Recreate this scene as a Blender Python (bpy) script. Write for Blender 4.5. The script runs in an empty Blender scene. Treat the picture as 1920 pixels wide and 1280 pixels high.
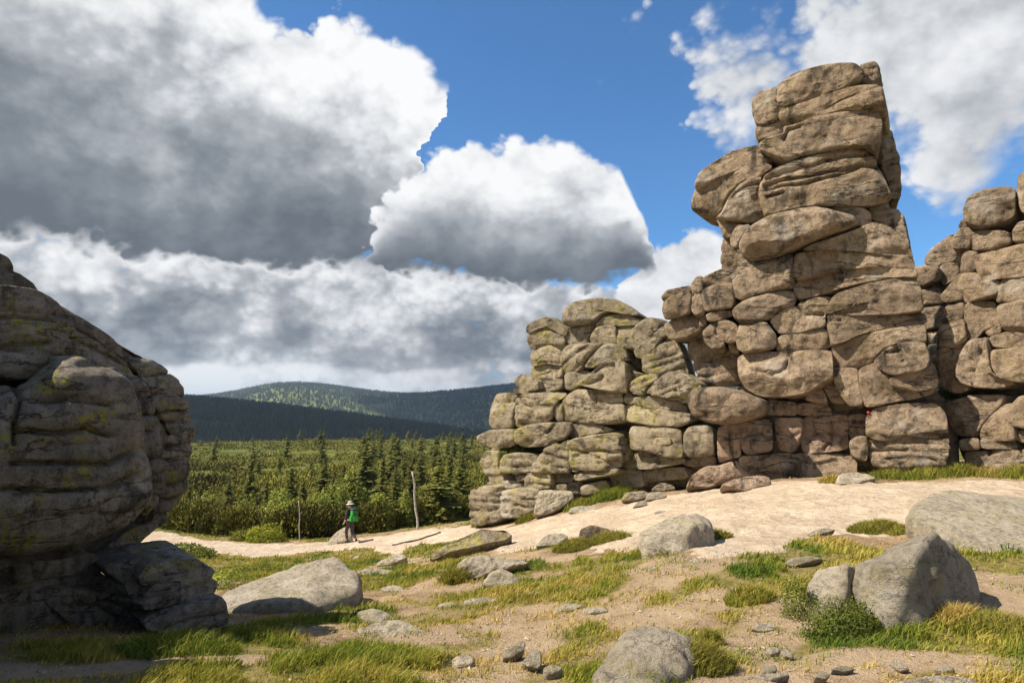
import bpy, bmesh, math, random
import numpy as np
from mathutils import Vector
R = math.radians
sc = bpy.context.scene
COL = sc.collection

# ------------------------------------------------------------------ camera
F = 1280.0                       # focal length in photo pixels (24 mm on 36 mm)
PITCH = R(5.8)
CAM = np.array([0.0, 0.0, 1.7])
cd = bpy.data.cameras.new('camera'); cd.lens = 24; cd.sensor_width = 36; cd.clip_end = 20000; cd.clip_start = 0.05
cam = bpy.data.objects.new('camera', cd); COL.objects.link(cam)
cam.location = CAM; cam.rotation_euler = (R(90) + PITCH, 0, 0)
sc.camera = cam
sc.view_settings.view_transform = 'Standard'; sc.view_settings.look = 'None'
sc.view_settings.gamma = 1; sc.view_settings.exposure = 0.88; sc.view_settings.use_curve_mapping = False
sc.cycles.use_denoising = True
sc.cycles.max_bounces = 6; sc.cycles.diffuse_bounces = 3; sc.cycles.glossy_bounces = 2; sc.cycles.transmission_bounces = 3
sc.cycles.volume_bounces = 0; sc.cycles.transparent_max_bounces = 8
sc.cycles.use_adaptive_sampling = True

SUN_AZ = R(-99)      # measured from +Y towards +X ; negative = left
SUN_EL = R(50)
SUN = np.array([math.sin(SUN_AZ) * math.cos(SUN_EL), math.cos(SUN_AZ) * math.cos(SUN_EL), math.sin(SUN_EL)])
sd = bpy.data.lights.new('sun', 'SUN'); sd.energy = 5.0; sd.angle = R(0.53); sd.color = (1.0, 0.90, 0.74)
so = bpy.data.objects.new('sun', sd); COL.objects.link(so)
so.rotation_euler = Vector(SUN).to_track_quat('Z', 'Y').to_euler(); so.location = (-30, 0, 40)

# ------------------------------------------------------------------ projection helpers
cp, sp = math.cos(PITCH), math.sin(PITCH)
def ray(px, py):
    cx = (np.asarray(px, float) - 960) / F; cy = (640 - np.asarray(py, float)) / F
    return np.stack([cx, cp - cy * sp, sp + cy * cp], -1)
def at(px, py, Y):
    d = ray(px, py); return CAM + d * (np.asarray(Y, float) / d[..., 1])[..., None]
def project(P):
    q = P - CAM; yc = q[..., 1] * cp + q[..., 2] * sp; zc = -q[..., 1] * sp + q[..., 2] * cp
    yc = np.where(yc < 0.05, 0.05, yc)
    return 960 + F * q[..., 0] / yc, 640 - F * zc / yc

# ------------------------------------------------------------------ noise
_rng = np.random.default_rng(7)
_perm = _rng.permutation(256); _perm = np.concatenate([_perm, _perm, _perm])
_val = _rng.random(256)
def vnoise(p):
    p = np.asarray(p, float); i = np.floor(p).astype(np.int64); f = p - i; i &= 255
    u = f * f * f * (f * (f * 6 - 15) + 10)
    def h(a, b, c): return _val[_perm[_perm[_perm[(i[..., 0] + a) & 255] + ((i[..., 1] + b) & 255)] + ((i[..., 2] + c) & 255)] & 255]
    r = 0
    for a in (0, 1):
        for b in (0, 1):
            for c in (0, 1):
                w = (u[..., 0] if a else 1 - u[..., 0]) * (u[..., 1] if b else 1 - u[..., 1]) * (u[..., 2] if c else 1 - u[..., 2])
                r = r + w * h(a, b, c)
    return r * 2 - 1
def fbm(p, o=4, g=0.5):
    r = 0; a = 1; s = 0; p = np.asarray(p, float)
    for k in range(o):
        r = r + a * vnoise(p + 17.3 * k); s += a; a *= g; p = p * 2.03
    return r / s
def smooth(a, b, x):
    t = np.clip((x - a) / (b - a), 0, 1); return t * t * (3 - 2 * t)

# ------------------------------------------------------------------ node helpers
class NT:
    def __init__(s, tree): s.t = tree; s.n = tree.nodes; s.l = tree.links
    def add(s, typ, ins=None, **kw):
        nd = s.n.new(typ)
        for k, v in kw.items(): setattr(nd, k, v)
        for k, v in (ins or {}).items():
            sock = nd.inputs[k]
            if isinstance(v, bpy.types.NodeSocket): s.l.new(v, sock)
            else: sock.default_value = v
        return nd
    def math(s, op, a, b=None, c=None, clamp=False):
        ins = {0: a}
        if b is not None: ins[1] = b
        if c is not None: ins[2] = c
        nd = s.add('ShaderNodeMath', ins, operation=op); nd.use_clamp = clamp; return nd.outputs[0]
    def vmath(s, op, a, b=None):
        ins = {0: a}
        if b is not None: ins[1] = b
        nd = s.add('ShaderNodeVectorMath', ins, operation=op)
        return nd.outputs['Value'] if op in ('DOT_PRODUCT', 'LENGTH') else nd.outputs[0]
    def ramp(s, x, a, b, lo=0.0, hi=1.0):
        nd = s.add('ShaderNodeMapRange', {0: x, 1: a, 2: b, 3: lo, 4: hi}, interpolation_type='SMOOTHSTEP'); return nd.outputs[0]
    def mix(s, f, a, b, blend='MIX'):
        nd = s.add('ShaderNodeMix', data_type='RGBA', blend_type=blend)
        for k, v in ((0, f), (6, a), (7, b)):
            if isinstance(v, bpy.types.NodeSocket): s.l.new(v, nd.inputs[k])
            else: nd.inputs[k].default_value = v if k == 0 else (tuple(v) + (1,))[:4]
        return nd.outputs[2]
    def noise(s, vec, scale, detail=4, rough=0.55, dist=0.0):
        return s.add('ShaderNodeTexNoise', {'Vector': vec, 'Scale': scale, 'Detail': detail, 'Roughness': rough, 'Distortion': dist}).outputs[0]

# ------------------------------------------------------------------ sky: physical sky with cumulus by direction
w = bpy.data.worlds.new('World'); sc.world = w; w.use_nodes = True
w.node_tree.nodes.clear(); N = NT(w.node_tree)
sky = N.add('ShaderNodeTexSky', sky_type='NISHITA'); sky.sun_disc = False
sky.sun_elevation = SUN_EL; sky.sun_rotation = SUN_AZ; sky.altitude = 1400; sky.air_density = 1.0; sky.dust_density = 0.3; sky.ozone_density = 2.0
gen = N.add('ShaderNodeTexCoord').outputs['Generated']
def azel(px, py):
    d = ray(px, py); d = d / np.linalg.norm(d); return math.atan2(d[0], d[1]), math.asin(d[2])
def uv_of(vec):
    sep = N.add('ShaderNodeSeparateXYZ', {0: vec})
    az = N.math('ARCTAN2', sep.outputs[0], sep.outputs[1]); el = N.math('ARCSINE', sep.outputs[2])
    return N.add('ShaderNodeCombineXYZ', {0: az, 1: el}).outputs[0]
nrm = N.vmath('NORMALIZE', gen)
UV = uv_of(nrm)
def curve(x, pts):
    """table over azimuth: pts are crest points read off the photograph as directions"""
    nd = N.add('ShaderNodeFloatCurve', {'Value': x}); cu = nd.mapping.curves[0]
    q = sorted(((min(1, max(0, (p[0] + 1) / 2)), min(1, max(0, p[1])))) for p in pts)
    while len(cu.points) < len(q): cu.points.new(.5, .5)
    for pt, (u, v) in zip(cu.points, q): pt.location = (u, v); pt.handle_type = 'AUTO_CLAMPED'
    nd.mapping.update(); return nd.outputs[0]
sep = N.add('ShaderNodeSeparateXYZ', {0: UV}); AZ, EL = sep.outputs[0], sep.outputs[1]
pe = lambda lst: [azel(*p) for p in lst]
stretch = N.vmath('MULTIPLY', UV, (1.0, 1.3, 1.0))
n_f = N.noise(stretch, 6.0, 8, 0.62, 0.1)
vo = N.add('ShaderNodeTexVoronoi', {'Vector': N.vmath('ADD', stretch, N.vmath('MULTIPLY', N.add('ShaderNodeCombineXYZ', {0: n_f, 1: n_f}).outputs[0], (.05, .05, 0))), 'Scale': 19.0, 'Detail': 2.0, 'Roughness': 0.6}, feature='F1').outputs[0]
edge_n = N.math('ADD', N.math('MULTIPLY', N.math('SUBTRACT', n_f, .5), 2.4), N.math('MULTIPLY', N.math('SUBTRACT', .66, vo), 1.0))
AX0 = N.math('MULTIPLY_ADD', AZ, .5, .5)
n_s = N.noise(N.vmath('ADD', stretch, (-.03, .05, 0)), 6.0, 4, 0.55, 0.1)
n_l = N.noise(stretch, 4.5, 4, .55)
relief = N.math('ADD', N.math('MULTIPLY_ADD', N.math('SUBTRACT', .95, vo), .15, N.math('MULTIPLY', N.math('SUBTRACT', n_f, n_s), 1.15)), N.math('MULTIPLY', N.math('SUBTRACT', n_l, .5), .8))
def layer(top, bot, s_top, s_bot, amp=1.0, shear=0.0, warp=.012):
    AX_ = N.math('MULTIPLY_ADD', edge_n, warp, AX0); pe_ = pe
    if shear:      # lean the lookup so that an overhanging flank stays a single-valued crest
        AX_ = N.math('ADD', AX_, N.math('MULTIPLY', N.math('SUBTRACT', .47, EL), shear * .5)); pe_ = lambda l: [(a + (.47 - e) * shear, e) for a, e in pe(l)]
    t = curve(AX_, pe_(top)) if isinstance(top, list) else top; b = curve(AX_, pe_(bot)) if isinstance(bot, list) else bot
    dt = N.math('DIVIDE', N.math('SUBTRACT', t, EL), s_top); db = N.math('DIVIDE', N.math('SUBTRACT', EL, b), s_bot)
    d = N.math('MINIMUM', N.math('MINIMUM', dt, db), 2.0); dn = N.math('MULTIPLY_ADD', edge_n, amp, d)
    rel = N.math('DIVIDE', N.math('SUBTRACT', EL, b), N.math('MAXIMUM', N.math('SUBTRACT', t, b), .02))
    return dn, rel
def shade(b):
    nd = N.add('ShaderNodeValToRGB', {0: b}); cr = nd.color_ramp
    cr.elements[0].position = 0.0; cr.elements[0].color = (.135, .155, .180, 1); cr.elements[1].position = 1.0; cr.elements[1].color = (.98, .98, .985, 1)
    for p, c in ((.3, (.235, .26, .29)), (.6, (.46, .48, .51)), (.82, (.78, .79, .81))): e = cr.elements.new(p); e.color = c + (1,)
    return nd.outputs[0]
col = N.vmath('MULTIPLY', sky.outputs[0], (0.075, 0.130, 0.168))
def over(base, a, b):
    m = N.mix(a, (0, 0, 0), shade(b)); N.l.new(base, m.node.inputs[6]); return m
# low banks over the horizon
UP = (-400, -420)
d3, r3 = layer([(-200, 330), (0, 350), (300, 400), (600, 440), (900, 485), (1170, 520), (1260, 560), (1400, 620), (1920, 640)], 0.0, .03, .02, .8)
b3 = curve(N.math('MULTIPLY_ADD', EL, 2.5, N.math('MULTIPLY', N.math('SUBTRACT', n_l, .5), .22)), [(2 * x - 1, y) for x, y in [(0, .74), (.06, .90), (.13, .90), (.165, .74), (.195, .52), (.25, .52), (.32, .66), (.40, .82), (.47, .96), (.56, 1.0), (1., .9)]])
a3 = N.math('MULTIPLY', N.ramp(d3, 0., .5), N.ramp(N.math('MULTIPLY_ADD', edge_n, .30, n_l), .02, .22))
col = over(col, a3, N.math('MULTIPLY_ADD', edge_n, .22, N.math('MULTIPLY_ADD', relief, 1.2, b3)))
# small bank left of the tower
d5, r5 = layer([(1100, 560), (1170, 480), (1200, 450), (1250, 430), (1300, 418), (1345, 430), (1400, 480), (1450, 600)], 0.05, .03, .02, .6)
col = over(col, N.ramp(d5, 0., .4), N.math('ADD', N.math('MULTIPLY_ADD', r5, .7, .38), relief))
# the great cumulus
d1, r1 = layer([(-300, -600), (0, -420), (250, -300), (420, -160), (475, -40), (505, 12), (545, 14), (600, 2), (640, 2), (700, 24), (755, 48), (795, 92), (828, 125), (842, 150), (780, 300), (672, 560)],
               [(-300, 500), (0, 474), (150, 492), (300, 506), (640, 520), (800, 525), (1000, 530)], .05, .05, .66, .45, .016)
b1 = N.math('ADD', N.ramp(r1, .02, .88, .02, .90), N.ramp(AZ, -.30, -.14, .0, .20))
col = over(col, N.ramp(d1, 0., .40), N.math('MULTIPLY_ADD', relief, 1.1, b1))
# second tower of the great cumulus
d2, r2 = layer([(600, 760), (640, 560), (685, 430), (730, 345), (790, 292), (850, 255), (880, 243), (930, 258), (970, 242), (1040, 248), (1100, 264), (1140, 280), (1168, 325), (1192, 372), (1208, 420), (1222, 480), (1250, 560), (1300, 640)],
               [(560, 500), (640, 515), (900, 548), (1080, 566), (1160, 556), (1220, 530), (1260, 500)], .045, .045, .62, 0., .008)
col = over(col, N.ramp(d2, 0., .35), N.math('ADD', N.ramp(r2, .10, .72, .05, .97), relief))
# veil on the right
d4, r4 = layer([(1230, 400), (1275, 95), (1310, 40), (1400, 12), (1455, 0), (1490, -60), (1540, -160), (1640, -260), (2400, -500)],
               [(1230, -60), (1275, 110), (1310, 250), (1380, 300), (1450, 260), (1560, 300), (1680, 340), (1730, 405), (1790, 425), (1860, 370), (1930, 340), (2400, 380)], .075, .06, 1.15)
col = over(col, N.ramp(d4, -.5, .9), N.math('ADD', N.math('MULTIPLY_ADD', relief, .7, .80), 0.0))
# little wisps
for (px, py, rx, ry) in [(1195, 62, 40, 46), (965, 42, 50, 20), (1120, 152, 24, 12), (1215, 8, 16, 14)]:
    a, e_ = azel(px, py); q = N.vmath('MULTIPLY', N.vmath('SUBTRACT', UV, (a, e_, 0)), (F / rx, F / ry, 0))
    col = over(col, N.math('MULTIPLY', N.ramp(N.math('SUBTRACT', N.math('MULTIPLY_ADD', edge_n, 1.1, .55), N.vmath('DOT_PRODUCT', q, q)), 0., 1.), .75), N.math('ADD', relief, .85))
# beyond the framed part scattered cumulus of the same kind goes on
ca, ce = azel(960, 380)
dd = N.vmath('MULTIPLY', N.vmath('SUBTRACT', UV, (ca, ce, 0)), (1 / 0.82, 1 / 0.52, 0))
outside = N.ramp(N.vmath('DOT_PRODUCT', dd, dd), 0.95, 1.4)
wide = N.ramp(N.math('MULTIPLY_ADD', edge_n, .05, N.noise(stretch, 2.2, 3, 0.5)), 0.50, 0.58)
col = over(col, N.math('MULTIPLY', wide, outside), N.math('ADD', relief, .55))
bg = N.add('ShaderNodeBackground', {0: col, 1: 0.55})
N.add('ShaderNodeOutputWorld', {0: bg.outputs[0]})
try: w.cycles.sampling_method = 'MANUAL'; w.cycles.sample_map_resolution = 256
except Exception: pass

# ------------------------------------------------------------------ object helpers
def tag(o, label=None, cat=None, group=None, kind=None):
    if label: o['label'] = label
    if cat: o['category'] = cat
    if group: o['group'] = group
    if kind: o['kind'] = kind
    return o
def link(name, me, mat=None, parent=None):
    o = bpy.data.objects.new(name, me); COL.objects.link(o)
    if mat is not None and me is not None and not me.materials: me.materials.append(mat)
    if parent is not None:
        o.parent = parent; o.location = -Vector(parent.location)
    return o
def empty(name, loc):
    o = bpy.data.objects.new(name, None); COL.objects.link(o); o.location = Vector(loc); o.empty_display_size = 0.2
    return o
def np_mesh(name, V, faces, smooth_=True, attrs=None, colors=None):
    """faces: list of (n,k) integer arrays"""
    me = bpy.data.meshes.new(name)
    V = np.ascontiguousarray(V, np.float32); me.vertices.add(len(V)); me.vertices.foreach_set('co', V.ravel())
    faces = [np.asarray(f, np.int32) for f in faces if len(f)]
    nl = sum(f.size for f in faces); nf = sum(len(f) for f in faces)
    me.loops.add(nl); me.polygons.add(nf)
    me.loops.foreach_set('vertex_index', np.concatenate([f.ravel() for f in faces]))
    tot = np.concatenate([np.full(len(f), f.shape[1], np.int32) for f in faces])
    me.polygons.foreach_set('loop_start', np.concatenate([[0], np.cumsum(tot)[:-1]]).astype(np.int32))
    me.update(calc_edges=True); me.validate()
    me.polygons.foreach_set('use_smooth', np.full(nf, smooth_, bool))
    for k, a in (attrs or {}).items():
        at_ = me.attributes.new(k, 'FLOAT', 'POINT'); at_.data.foreach_set('value', np.ascontiguousarray(a, np.float32))
    if colors is not None:
        c = me.color_attributes.new('tint', 'FLOAT_COLOR', 'POINT')
        c4 = np.ones((len(V), 4), np.float32); c4[:, :3] = colors; c.data.foreach_set('color', c4.ravel())
    return me

# ------------------------------------------------------------------ materials
def new_mat(name):
    m = bpy.data.materials.new(name); m.use_nodes = True; m.node_tree.nodes.clear(); return m, NT(m.node_tree)
def finish(m, n, col, rough=0.85, bump=None, spec=0.3, trans=None):
    b = n.add('ShaderNodeBsdfPrincipled', {'Base Color': col, 'Roughness': rough, 'Specular IOR Level': spec})
    if bump is not None: n.l.new(bump, b.inputs['Normal'])
    out = b.outputs[0]
    if trans:
        t = n.add('ShaderNodeBsdfTranslucent', {'Color': col})
        out = n.add('ShaderNodeMixShader', {0: trans, 1: out, 2: t.outputs[0]}).outputs[0]
    n.add('ShaderNodeOutputMaterial', {0: out}); return m
def granite(name, dark, mid, light, stain=0.5, lichen=0.3, lcol=(.30, .28, .07), bump=1.0, scale=1.0, pale=0.25, fiss=.7):
    m, n = new_mat(name)
    P = n.add('ShaderNodeNewGeometry').outputs['Position']
    rnd = n.add('ShaderNodeObjectInfo').outputs['Random']
    big = n.noise(P, 0.9 * scale, 5, .6); med = n.noise(P, 5 * scale, 6, .62); fine = n.noise(P, 38 * scale, 4, .7); grit = n.noise(P, 130 * scale, 2, .6)
    c = n.mix(n.ramp(big, .32, .68), mid, light)
    c = n.mix(n.math('MULTIPLY', n.ramp(med, .46, .66), .75), c, dark)
    c = n.mix(n.math('MULTIPLY', n.ramp(fine, .50, .68), .65), c, tuple(x * .45 for x in dark))
    c = n.mix(n.math('MULTIPLY', n.ramp(grit, .55, .7), .45), c, tuple(min(1, x * 1.55) for x in light))
    # dark weathering streaks
    Ps = n.vmath('MULTIPLY', P, (1.0, 1.0, 0.45))
    st = n.math('MULTIPLY', n.ramp(n.noise(Ps, 1.7 * scale, 6, .65, .6), .52, .68), stain)
    c = n.mix(st, c, (.035, .031, .028))
    c = n.mix(n.math('MULTIPLY', n.ramp(n.noise(P, .8 * scale, 6, .68), .54, .66), .5), c, tuple(min(1, x * 1.15 + .03) for x in (light[0], light[0] * .92, light[0] * .80)))
    # pale grey crustose spots
    sp_ = n.add('ShaderNodeTexVoronoi', {'Vector': n.vmath('ADD', P, n.add('ShaderNodeCombineXYZ', {0: med, 1: fine, 2: med}).outputs[0]), 'Scale': 6.5 * scale, 'Randomness': 1.0}).outputs[0]
    c = n.mix(n.math('MULTIPLY', n.ramp(n.math('ADD', sp_, n.math('MULTIPLY', fine, .35)), .36, .28), pale), c, (.46, .43, .37))
    # yellow-green map lichen
    lm = n.math('MULTIPLY', n.ramp(n.noise(P, 1.25 * scale, 3, .5), .50, .66), n.ramp(n.noise(P, 9 * scale, 6, .7), .49, .55))
    c = n.mix(n.math('MULTIPLY', lm, lichen), c, lcol)
    c = n.mix(1.0, c, n.add('ShaderNodeCombineColor', {0: n.math('MULTIPLY_ADD', rnd, .3, .85), 1: n.math('MULTIPLY_ADD', rnd, .28, .85), 2: n.math('MULTIPLY_ADD', rnd, .24, .86)}).outputs[0], 'MULTIPLY')
    # fine bedding fissures
    Pc = n.vmath('MULTIPLY', P, (.55 * scale, .55 * scale, 2.6 * scale))
    cn = n.noise(Pc, 1.0, 5, .55, .35); fis = n.math('MULTIPLY', n.ramp(n.math('ABSOLUTE', n.math('SUBTRACT', cn, .5)), .018, .004), n.ramp(n.noise(P, 1.1 * scale, 2, .5), .42, .58))
    c = n.mix(n.math('MULTIPLY', fis, fiss), c, (.03, .026, .022))
    med = n.math('SUBTRACT', med, n.math('MULTIPLY', fis, .6 * fiss))
    h = n.math('ADD', n.math('MULTIPLY', fine, .45), n.math('ADD', n.math('MULTIPLY', med, 1.0), n.math('MULTIPLY', grit, .1)))
    bm_ = n.add('ShaderNodeBump', {'Strength': 1.0 * bump, 'Distance': 0.13 / scale ** .3, 'Height': h}).outputs[0]
    return finish(m, n, c, .9, bm_, .2)
G_TOWER = granite('granite_tower', (.085, .062, .043), (.265, .195, .132), (.44, .34, .24), .85, .30, (.28, .22, .06), pale=.34)
G_CRAG = granite('granite_crag', (.090, .072, .050), (.265, .218, .150), (.42, .355, .25), .65, .85, (.37, .335, .07), pale=.32)
G_LEFT = granite('granite_left', (.075, .064, .053), (.23, .200, .165), (.42, .375, .315), .8, .95, (.38, .35, .05), scale=2.2, pale=.55)  # greyer granite of the left rocks, richer in lichen
G_PINK = granite('granite_fresh', (.15, .105, .075), (.33, .235, .17), (.44, .33, .245), .9, .05)
G_BOULDER = granite('granite_boulder', (.23, .195, .15), (.44, .38, .29), (.58, .51, .40), .28, .5, (.44, .39, .11), scale=2.6, pale=.35, fiss=.3, bump=1.0)
def plain(name, col, rough=.8, var=.25, scale=8, spec=.3, trans=None):
    m, n = new_mat(name); P = n.add('ShaderNodeTexCoord').outputs['Object']
    c = n.mix(n.ramp(n.noise(P, scale, 4, .6), .35, .65), tuple(x * (1 - var) for x in col), tuple(min(1, x * (1 + var)) for x in col))
    return finish(m, n, c, rough, None, spec, trans)
def tinted(name, trans=.3, rough=.7):
    m, n = new_mat(name); a = n.add('ShaderNodeAttribute', attribute_name='tint')
    r = n.add('ShaderNodeObjectInfo').outputs['Random']
    k = n.math('MULTIPLY_ADD', r, .5, .75)
    c = n.mix(1.0, a.outputs['Color'], n.add('ShaderNodeCombineColor', {0: k, 1: k, 2: k}).outputs[0], 'MULTIPLY')
    return finish(m, n, c, rough, None, .15, trans)
LEAF = tinted('foliage'); NEEDLE = tinted('needles', .15); BLADE = tinted('grass_blades', .35)
BARK = plain('bark', (.10, .075, .055)); DEADWOOD = plain('weathered_wood', (.36, .33, .29))

# ------------------------------------------------------------------ terrain height
GC = [(960, 1280, 4.5), (200, 1280, 4.5), (1800, 1280, 4.5), (0, 1200, 5.6), (200, 1200, 6.0), (420, 1190, 6.7), (640, 1190, 6.7), (740, 1225, 5.9),
      (550, 1150, 9.0), (960, 1130, 8.2), (1270, 1040, 9.8), (1700, 1180, 5.8), (1850, 1060, 8.0), (1500, 897, 17.6), (1900, 885, 16.3), (1650, 1000, 10.5),
      (1300, 918, 19.6), (1100, 945, 21.2), (960, 985, 22), (890, 985, 24.5), (655, 1020, 30), (800, 990, 29), (300, 1010, 33), (450, 1030, 27), (800, 1050, 17),
      (450, 1090, 12.5), (700, 1042, 22), (700, 1080, 14), (1000, 1040, 13), (1100, 1000, 15.2), (920, 1100, 10.5), (1050, 1200, 6.5), (1400, 960, 13.5), (1750, 940, 12.5), (1400, 1100, 7.6)]
gp = [tuple(at(*c)) for c in GC]
gp += [(0, 1, .05), (0, -6, .2), (-8, 0, -.1), (8, 0, .2), (-15, 8, -.6), (18, 8, .5), (22, 20, .6), (-24, 28, -3.6), (16, 24, 0), (5, 30, -2.2), (26, 34, -.5),
       (-12, 44, -5.0), (4, 44, -4.6), (-34, 50, -5.2), (30, 50, -3.5), (-10, 70, -5.6), (40, 75, -4.8)]
gp = np.array(gp); _s = 10.0
def _tps(r2): r2 = np.maximum(r2, 1e-9); return r2 * np.log(r2)
_xy = gp[:, :2] / _s
_A = np.zeros((len(gp) + 3,) * 2)
_A[:len(gp), :len(gp)] = _tps(((_xy[:, None] - _xy[None]) ** 2).sum(-1)) + 0.004 * np.eye(len(gp))
_Pm = np.c_[np.ones(len(gp)), _xy]; _A[:len(gp), len(gp):] = _Pm; _A[len(gp):, :len(gp)] = _Pm.T
_w = np.linalg.solve(_A, np.r_[gp[:, 2], 0, 0, 0])
def H(x, y, detail=True):
    x = np.asarray(x, float); y = np.asarray(y, float); q = np.stack([x, y], -1) / _s
    z = _w[-3] + q @ _w[-2:]
    for k in range(len(gp)): z = z + _w[k] * _tps(((q - _xy[k]) ** 2).sum(-1))
    r = np.hypot(x, y)
    far = -4.2 - 0.0255 * np.maximum(r - 33, 0) - 0.00022 * np.maximum(r - 300, 0) ** 2
    far = np.maximum(far, -95)
    far = far + 0.6 * vnoise(np.stack([x / 40, y / 40, 0 * x], -1)) * smooth(50, 120, r)
    back = np.where(y < 0, .2 - 0.03 * np.maximum(-y - 6, 0), far)
    t = np.maximum(smooth(46, 75, r), smooth(9, 20, -y))
    z = np.clip(z, -7, 2.5) * (1 - t) + np.where(y < 0, np.maximum(back, -95), far) * t
    if detail:
        n3 = np.stack([x, y, 0 * x], -1)
        z = z + (0.06 * fbm(n3 * 0.9, 3) + 0.030 * fbm(n3 * 4.5, 4)) * (1 - smooth(30, 60, r))
    return z
def gnd(px, py):
    """where the pixel's ray meets the terrain"""
    d = ray(px, py); Ys = 2.5 * 1.012 ** np.arange(430); P = CAM + d[None] * (Ys / d[1])[:, None]
    below = P[:, 2] <= H(P[:, 0], P[:, 1], False); i = int(np.argmax(below))
    if not below.any(): return CAM + d * (60 / d[1])
    Ys = np.linspace(Ys[max(i - 1, 0)], Ys[i], 24); P = CAM + d[None] * (Ys / d[1])[:, None]
    return P[int(np.argmax(P[:, 2] <= H(P[:, 0], P[:, 1], False)))]

# ------------------------------------------------------------------ what covers the ground (laid out on the terrain)
def seg_dist(px, py, pts):
    best = np.full(np.shape(px), 1e9)
    for (x1, y1), (x2, y2) in zip(pts[:-1], pts[1:]):
        dx, dy = x2 - x1, y2 - y1; t = np.clip(((px - x1) * dx + (py - y1) * dy) / (dx * dx + dy * dy + 1e-9), 0, 1)
        best = np.minimum(best, np.hypot(px - x1 - t * dx, py - y1 - t * dy))
    return best
def in_poly(px, py, poly):
    c = np.zeros(np.shape(px), bool); n = len(poly)
    for i in range(n):
        x1, y1 = poly[i]; x2, y2 = poly[(i + 1) % n]
        if y1 == y2: continue
        k = ((y1 > py) != (y2 > py)) & (px < (x2 - x1) * (py - y1) / (y2 - y1) + x1); c ^= k
    return c
def xyl(pts):   # outline given on the photograph -> metres on the terrain
    return [tuple(gnd(*p)[:2]) for p in pts]
PATH = [(225, 990), (285, 994), (330, 1001), (400, 1013), (480, 1020), (560, 1020), (640, 1013), (720, 1005), (820, 991), (890, 986), (960, 987), (1010, 975), (1060, 966), (1150, 947), (1300, 922),
        (1400, 908), (1500, 901), (1650, 903), (1800, 902), (2000, 900), (2150, 920), (2050, 1000), (1900, 1010), (1760, 1000), (1700, 1004), (1600, 998), (1500, 1012), (1420, 1040), (1330, 1052), (1180, 1036),
        (1120, 1030), (1060, 1012), (1000, 1030), (960, 1038), (900, 1030), (860, 1012), (790, 1022), (740, 1040), (700, 1026), (600, 1033), (500, 1044), (430, 1041), (360, 1033), (300, 1022), (240, 1015)]
PATHM = xyl(PATH)
BARE = [([(860, 1040), (800, 1055), (740, 1050), (690, 1070)], .55), ([(690, 1130), (760, 1110), (840, 1085), (870, 1070)], .28), ([(760, 1200), (860, 1190), (940, 1160), (1000, 1140)], .38),
        ([(900, 1260), (1000, 1190), (1150, 1140), (1240, 1085), (1330, 1065)], .40), ([(1200, 1170), (1330, 1130), (1400, 1120)], .5), ([(1370, 1220), (1450, 1180), (1470, 1130)], .42),
        ([(1380, 1275), (1500, 1245), (1700, 1240), (1850, 1250)], .35), ([(1850, 1130), (1890, 1090), (1930, 1150), (1990, 1160)], .6), ([(850, 1270), (900, 1240)], .25),
        ([(100, 1262), (300, 1248), (460, 1240)], .28), ([(0, 1250), (100, 1262)], .2), ([(580, 1190), (640, 1175), (700, 1170)], .26), ([(930, 1040), (1000, 1050), (1060, 1045)], .3), ([(1250, 1060), (1320, 1055)], .6)]
BAREM = [(xyl(p), r) for p, r in BARE]
GRASS = [([(330, 1040), (450, 1052), (560, 1050), (700, 1045), (790, 1040)], 1.6, .9), ([(390, 1085), (470, 1065), (700, 1060), (820, 1065)], .9, .9), ([(700, 1085), (820, 1090)], .7, .9),
         ([(950, 1110), (1080, 1085), (1220, 1085)], .75, 1.0), ([(930, 1160), (1000, 1130), (1110, 1130)], .35, .9), ([(1100, 1165), (1230, 1120), (1330, 1085), (1430, 1055), (1560, 1025)], .38, 1.0),
         ([(1440, 1105), (1430, 1120)], .4, 1.), ([(1530, 1020), (1590, 1040)], .45, 1.), ([(480, 1265), (620, 1240), (780, 1250)], .55, 1.0), ([(500, 1190), (600, 1165)], .5, .8), ([(160, 1225), (330, 1215), (480, 1215)], .4, 1.0),
         ([(0, 1170), (70, 1150)], .6, 1.0), ([(0, 1275), (480, 1272)], .22, .6), ([(1480, 1195), (1620, 1195), (1760, 1190), (1880, 1215)], .36, 1.0), ([(1860, 1260), (1920, 1275)], .4, 1.0), ([(1660, 1195), (1800, 1185)], .35, 1.),
         ([(1070, 1012), (1130, 1003), (1170, 1000)], .35, 1.0), ([(970, 1035), (1060, 1022)], .28, .9), ([(1080, 946), (1150, 928), (1250, 912)], .7, 1.), ([(900, 975), (960, 972), (1020, 965)], .5, .9), ([(1630, 893), (1760, 892), (1920, 890), (2000, 888)], .62, .6),
         ([(1280, 1255), (1290, 1235)], .32, 1.0), ([(1860, 1045), (1900, 1065)], .4, 1.), ([(1180, 1030), (1260, 1035)], .28, 1.), ([(1540, 902), (1590, 905)], .25, .7), ([(800, 1160), (900, 1130), (960, 1120)], .5, .35),
         ([(1000, 1215), (1090, 1200)], .35, .5), ([(900, 1265), (1050, 1245)], .3, .5), ([(770, 1195), (860, 1210), (940, 1175)], .22, .8), ([(1390, 1150), (1450, 1140)], .2, .7), ([(640, 1140), (700, 1150)], .25, .7),
         ([(860, 1000), (960, 1020)], .5, .8), ([(880, 985), (760, 1002), (600, 1013), (420, 1003), (330, 995)], .5, .8), ([(1000, 1060), (1180, 1045)], .3, .9), ([(740, 1130), (860, 1120)], .3, .4), ([(1330, 1195), (1335, 1200)], .2, 1.),
         ([(1100, 1260), (1240, 1275)], .2, .6), ([(1700, 1255), (1800, 1250)], .2, .5), ([(1380, 1080), (1480, 1070)], .4, .9), ([(560, 1270), (760, 1275)], .3, .9)]
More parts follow.
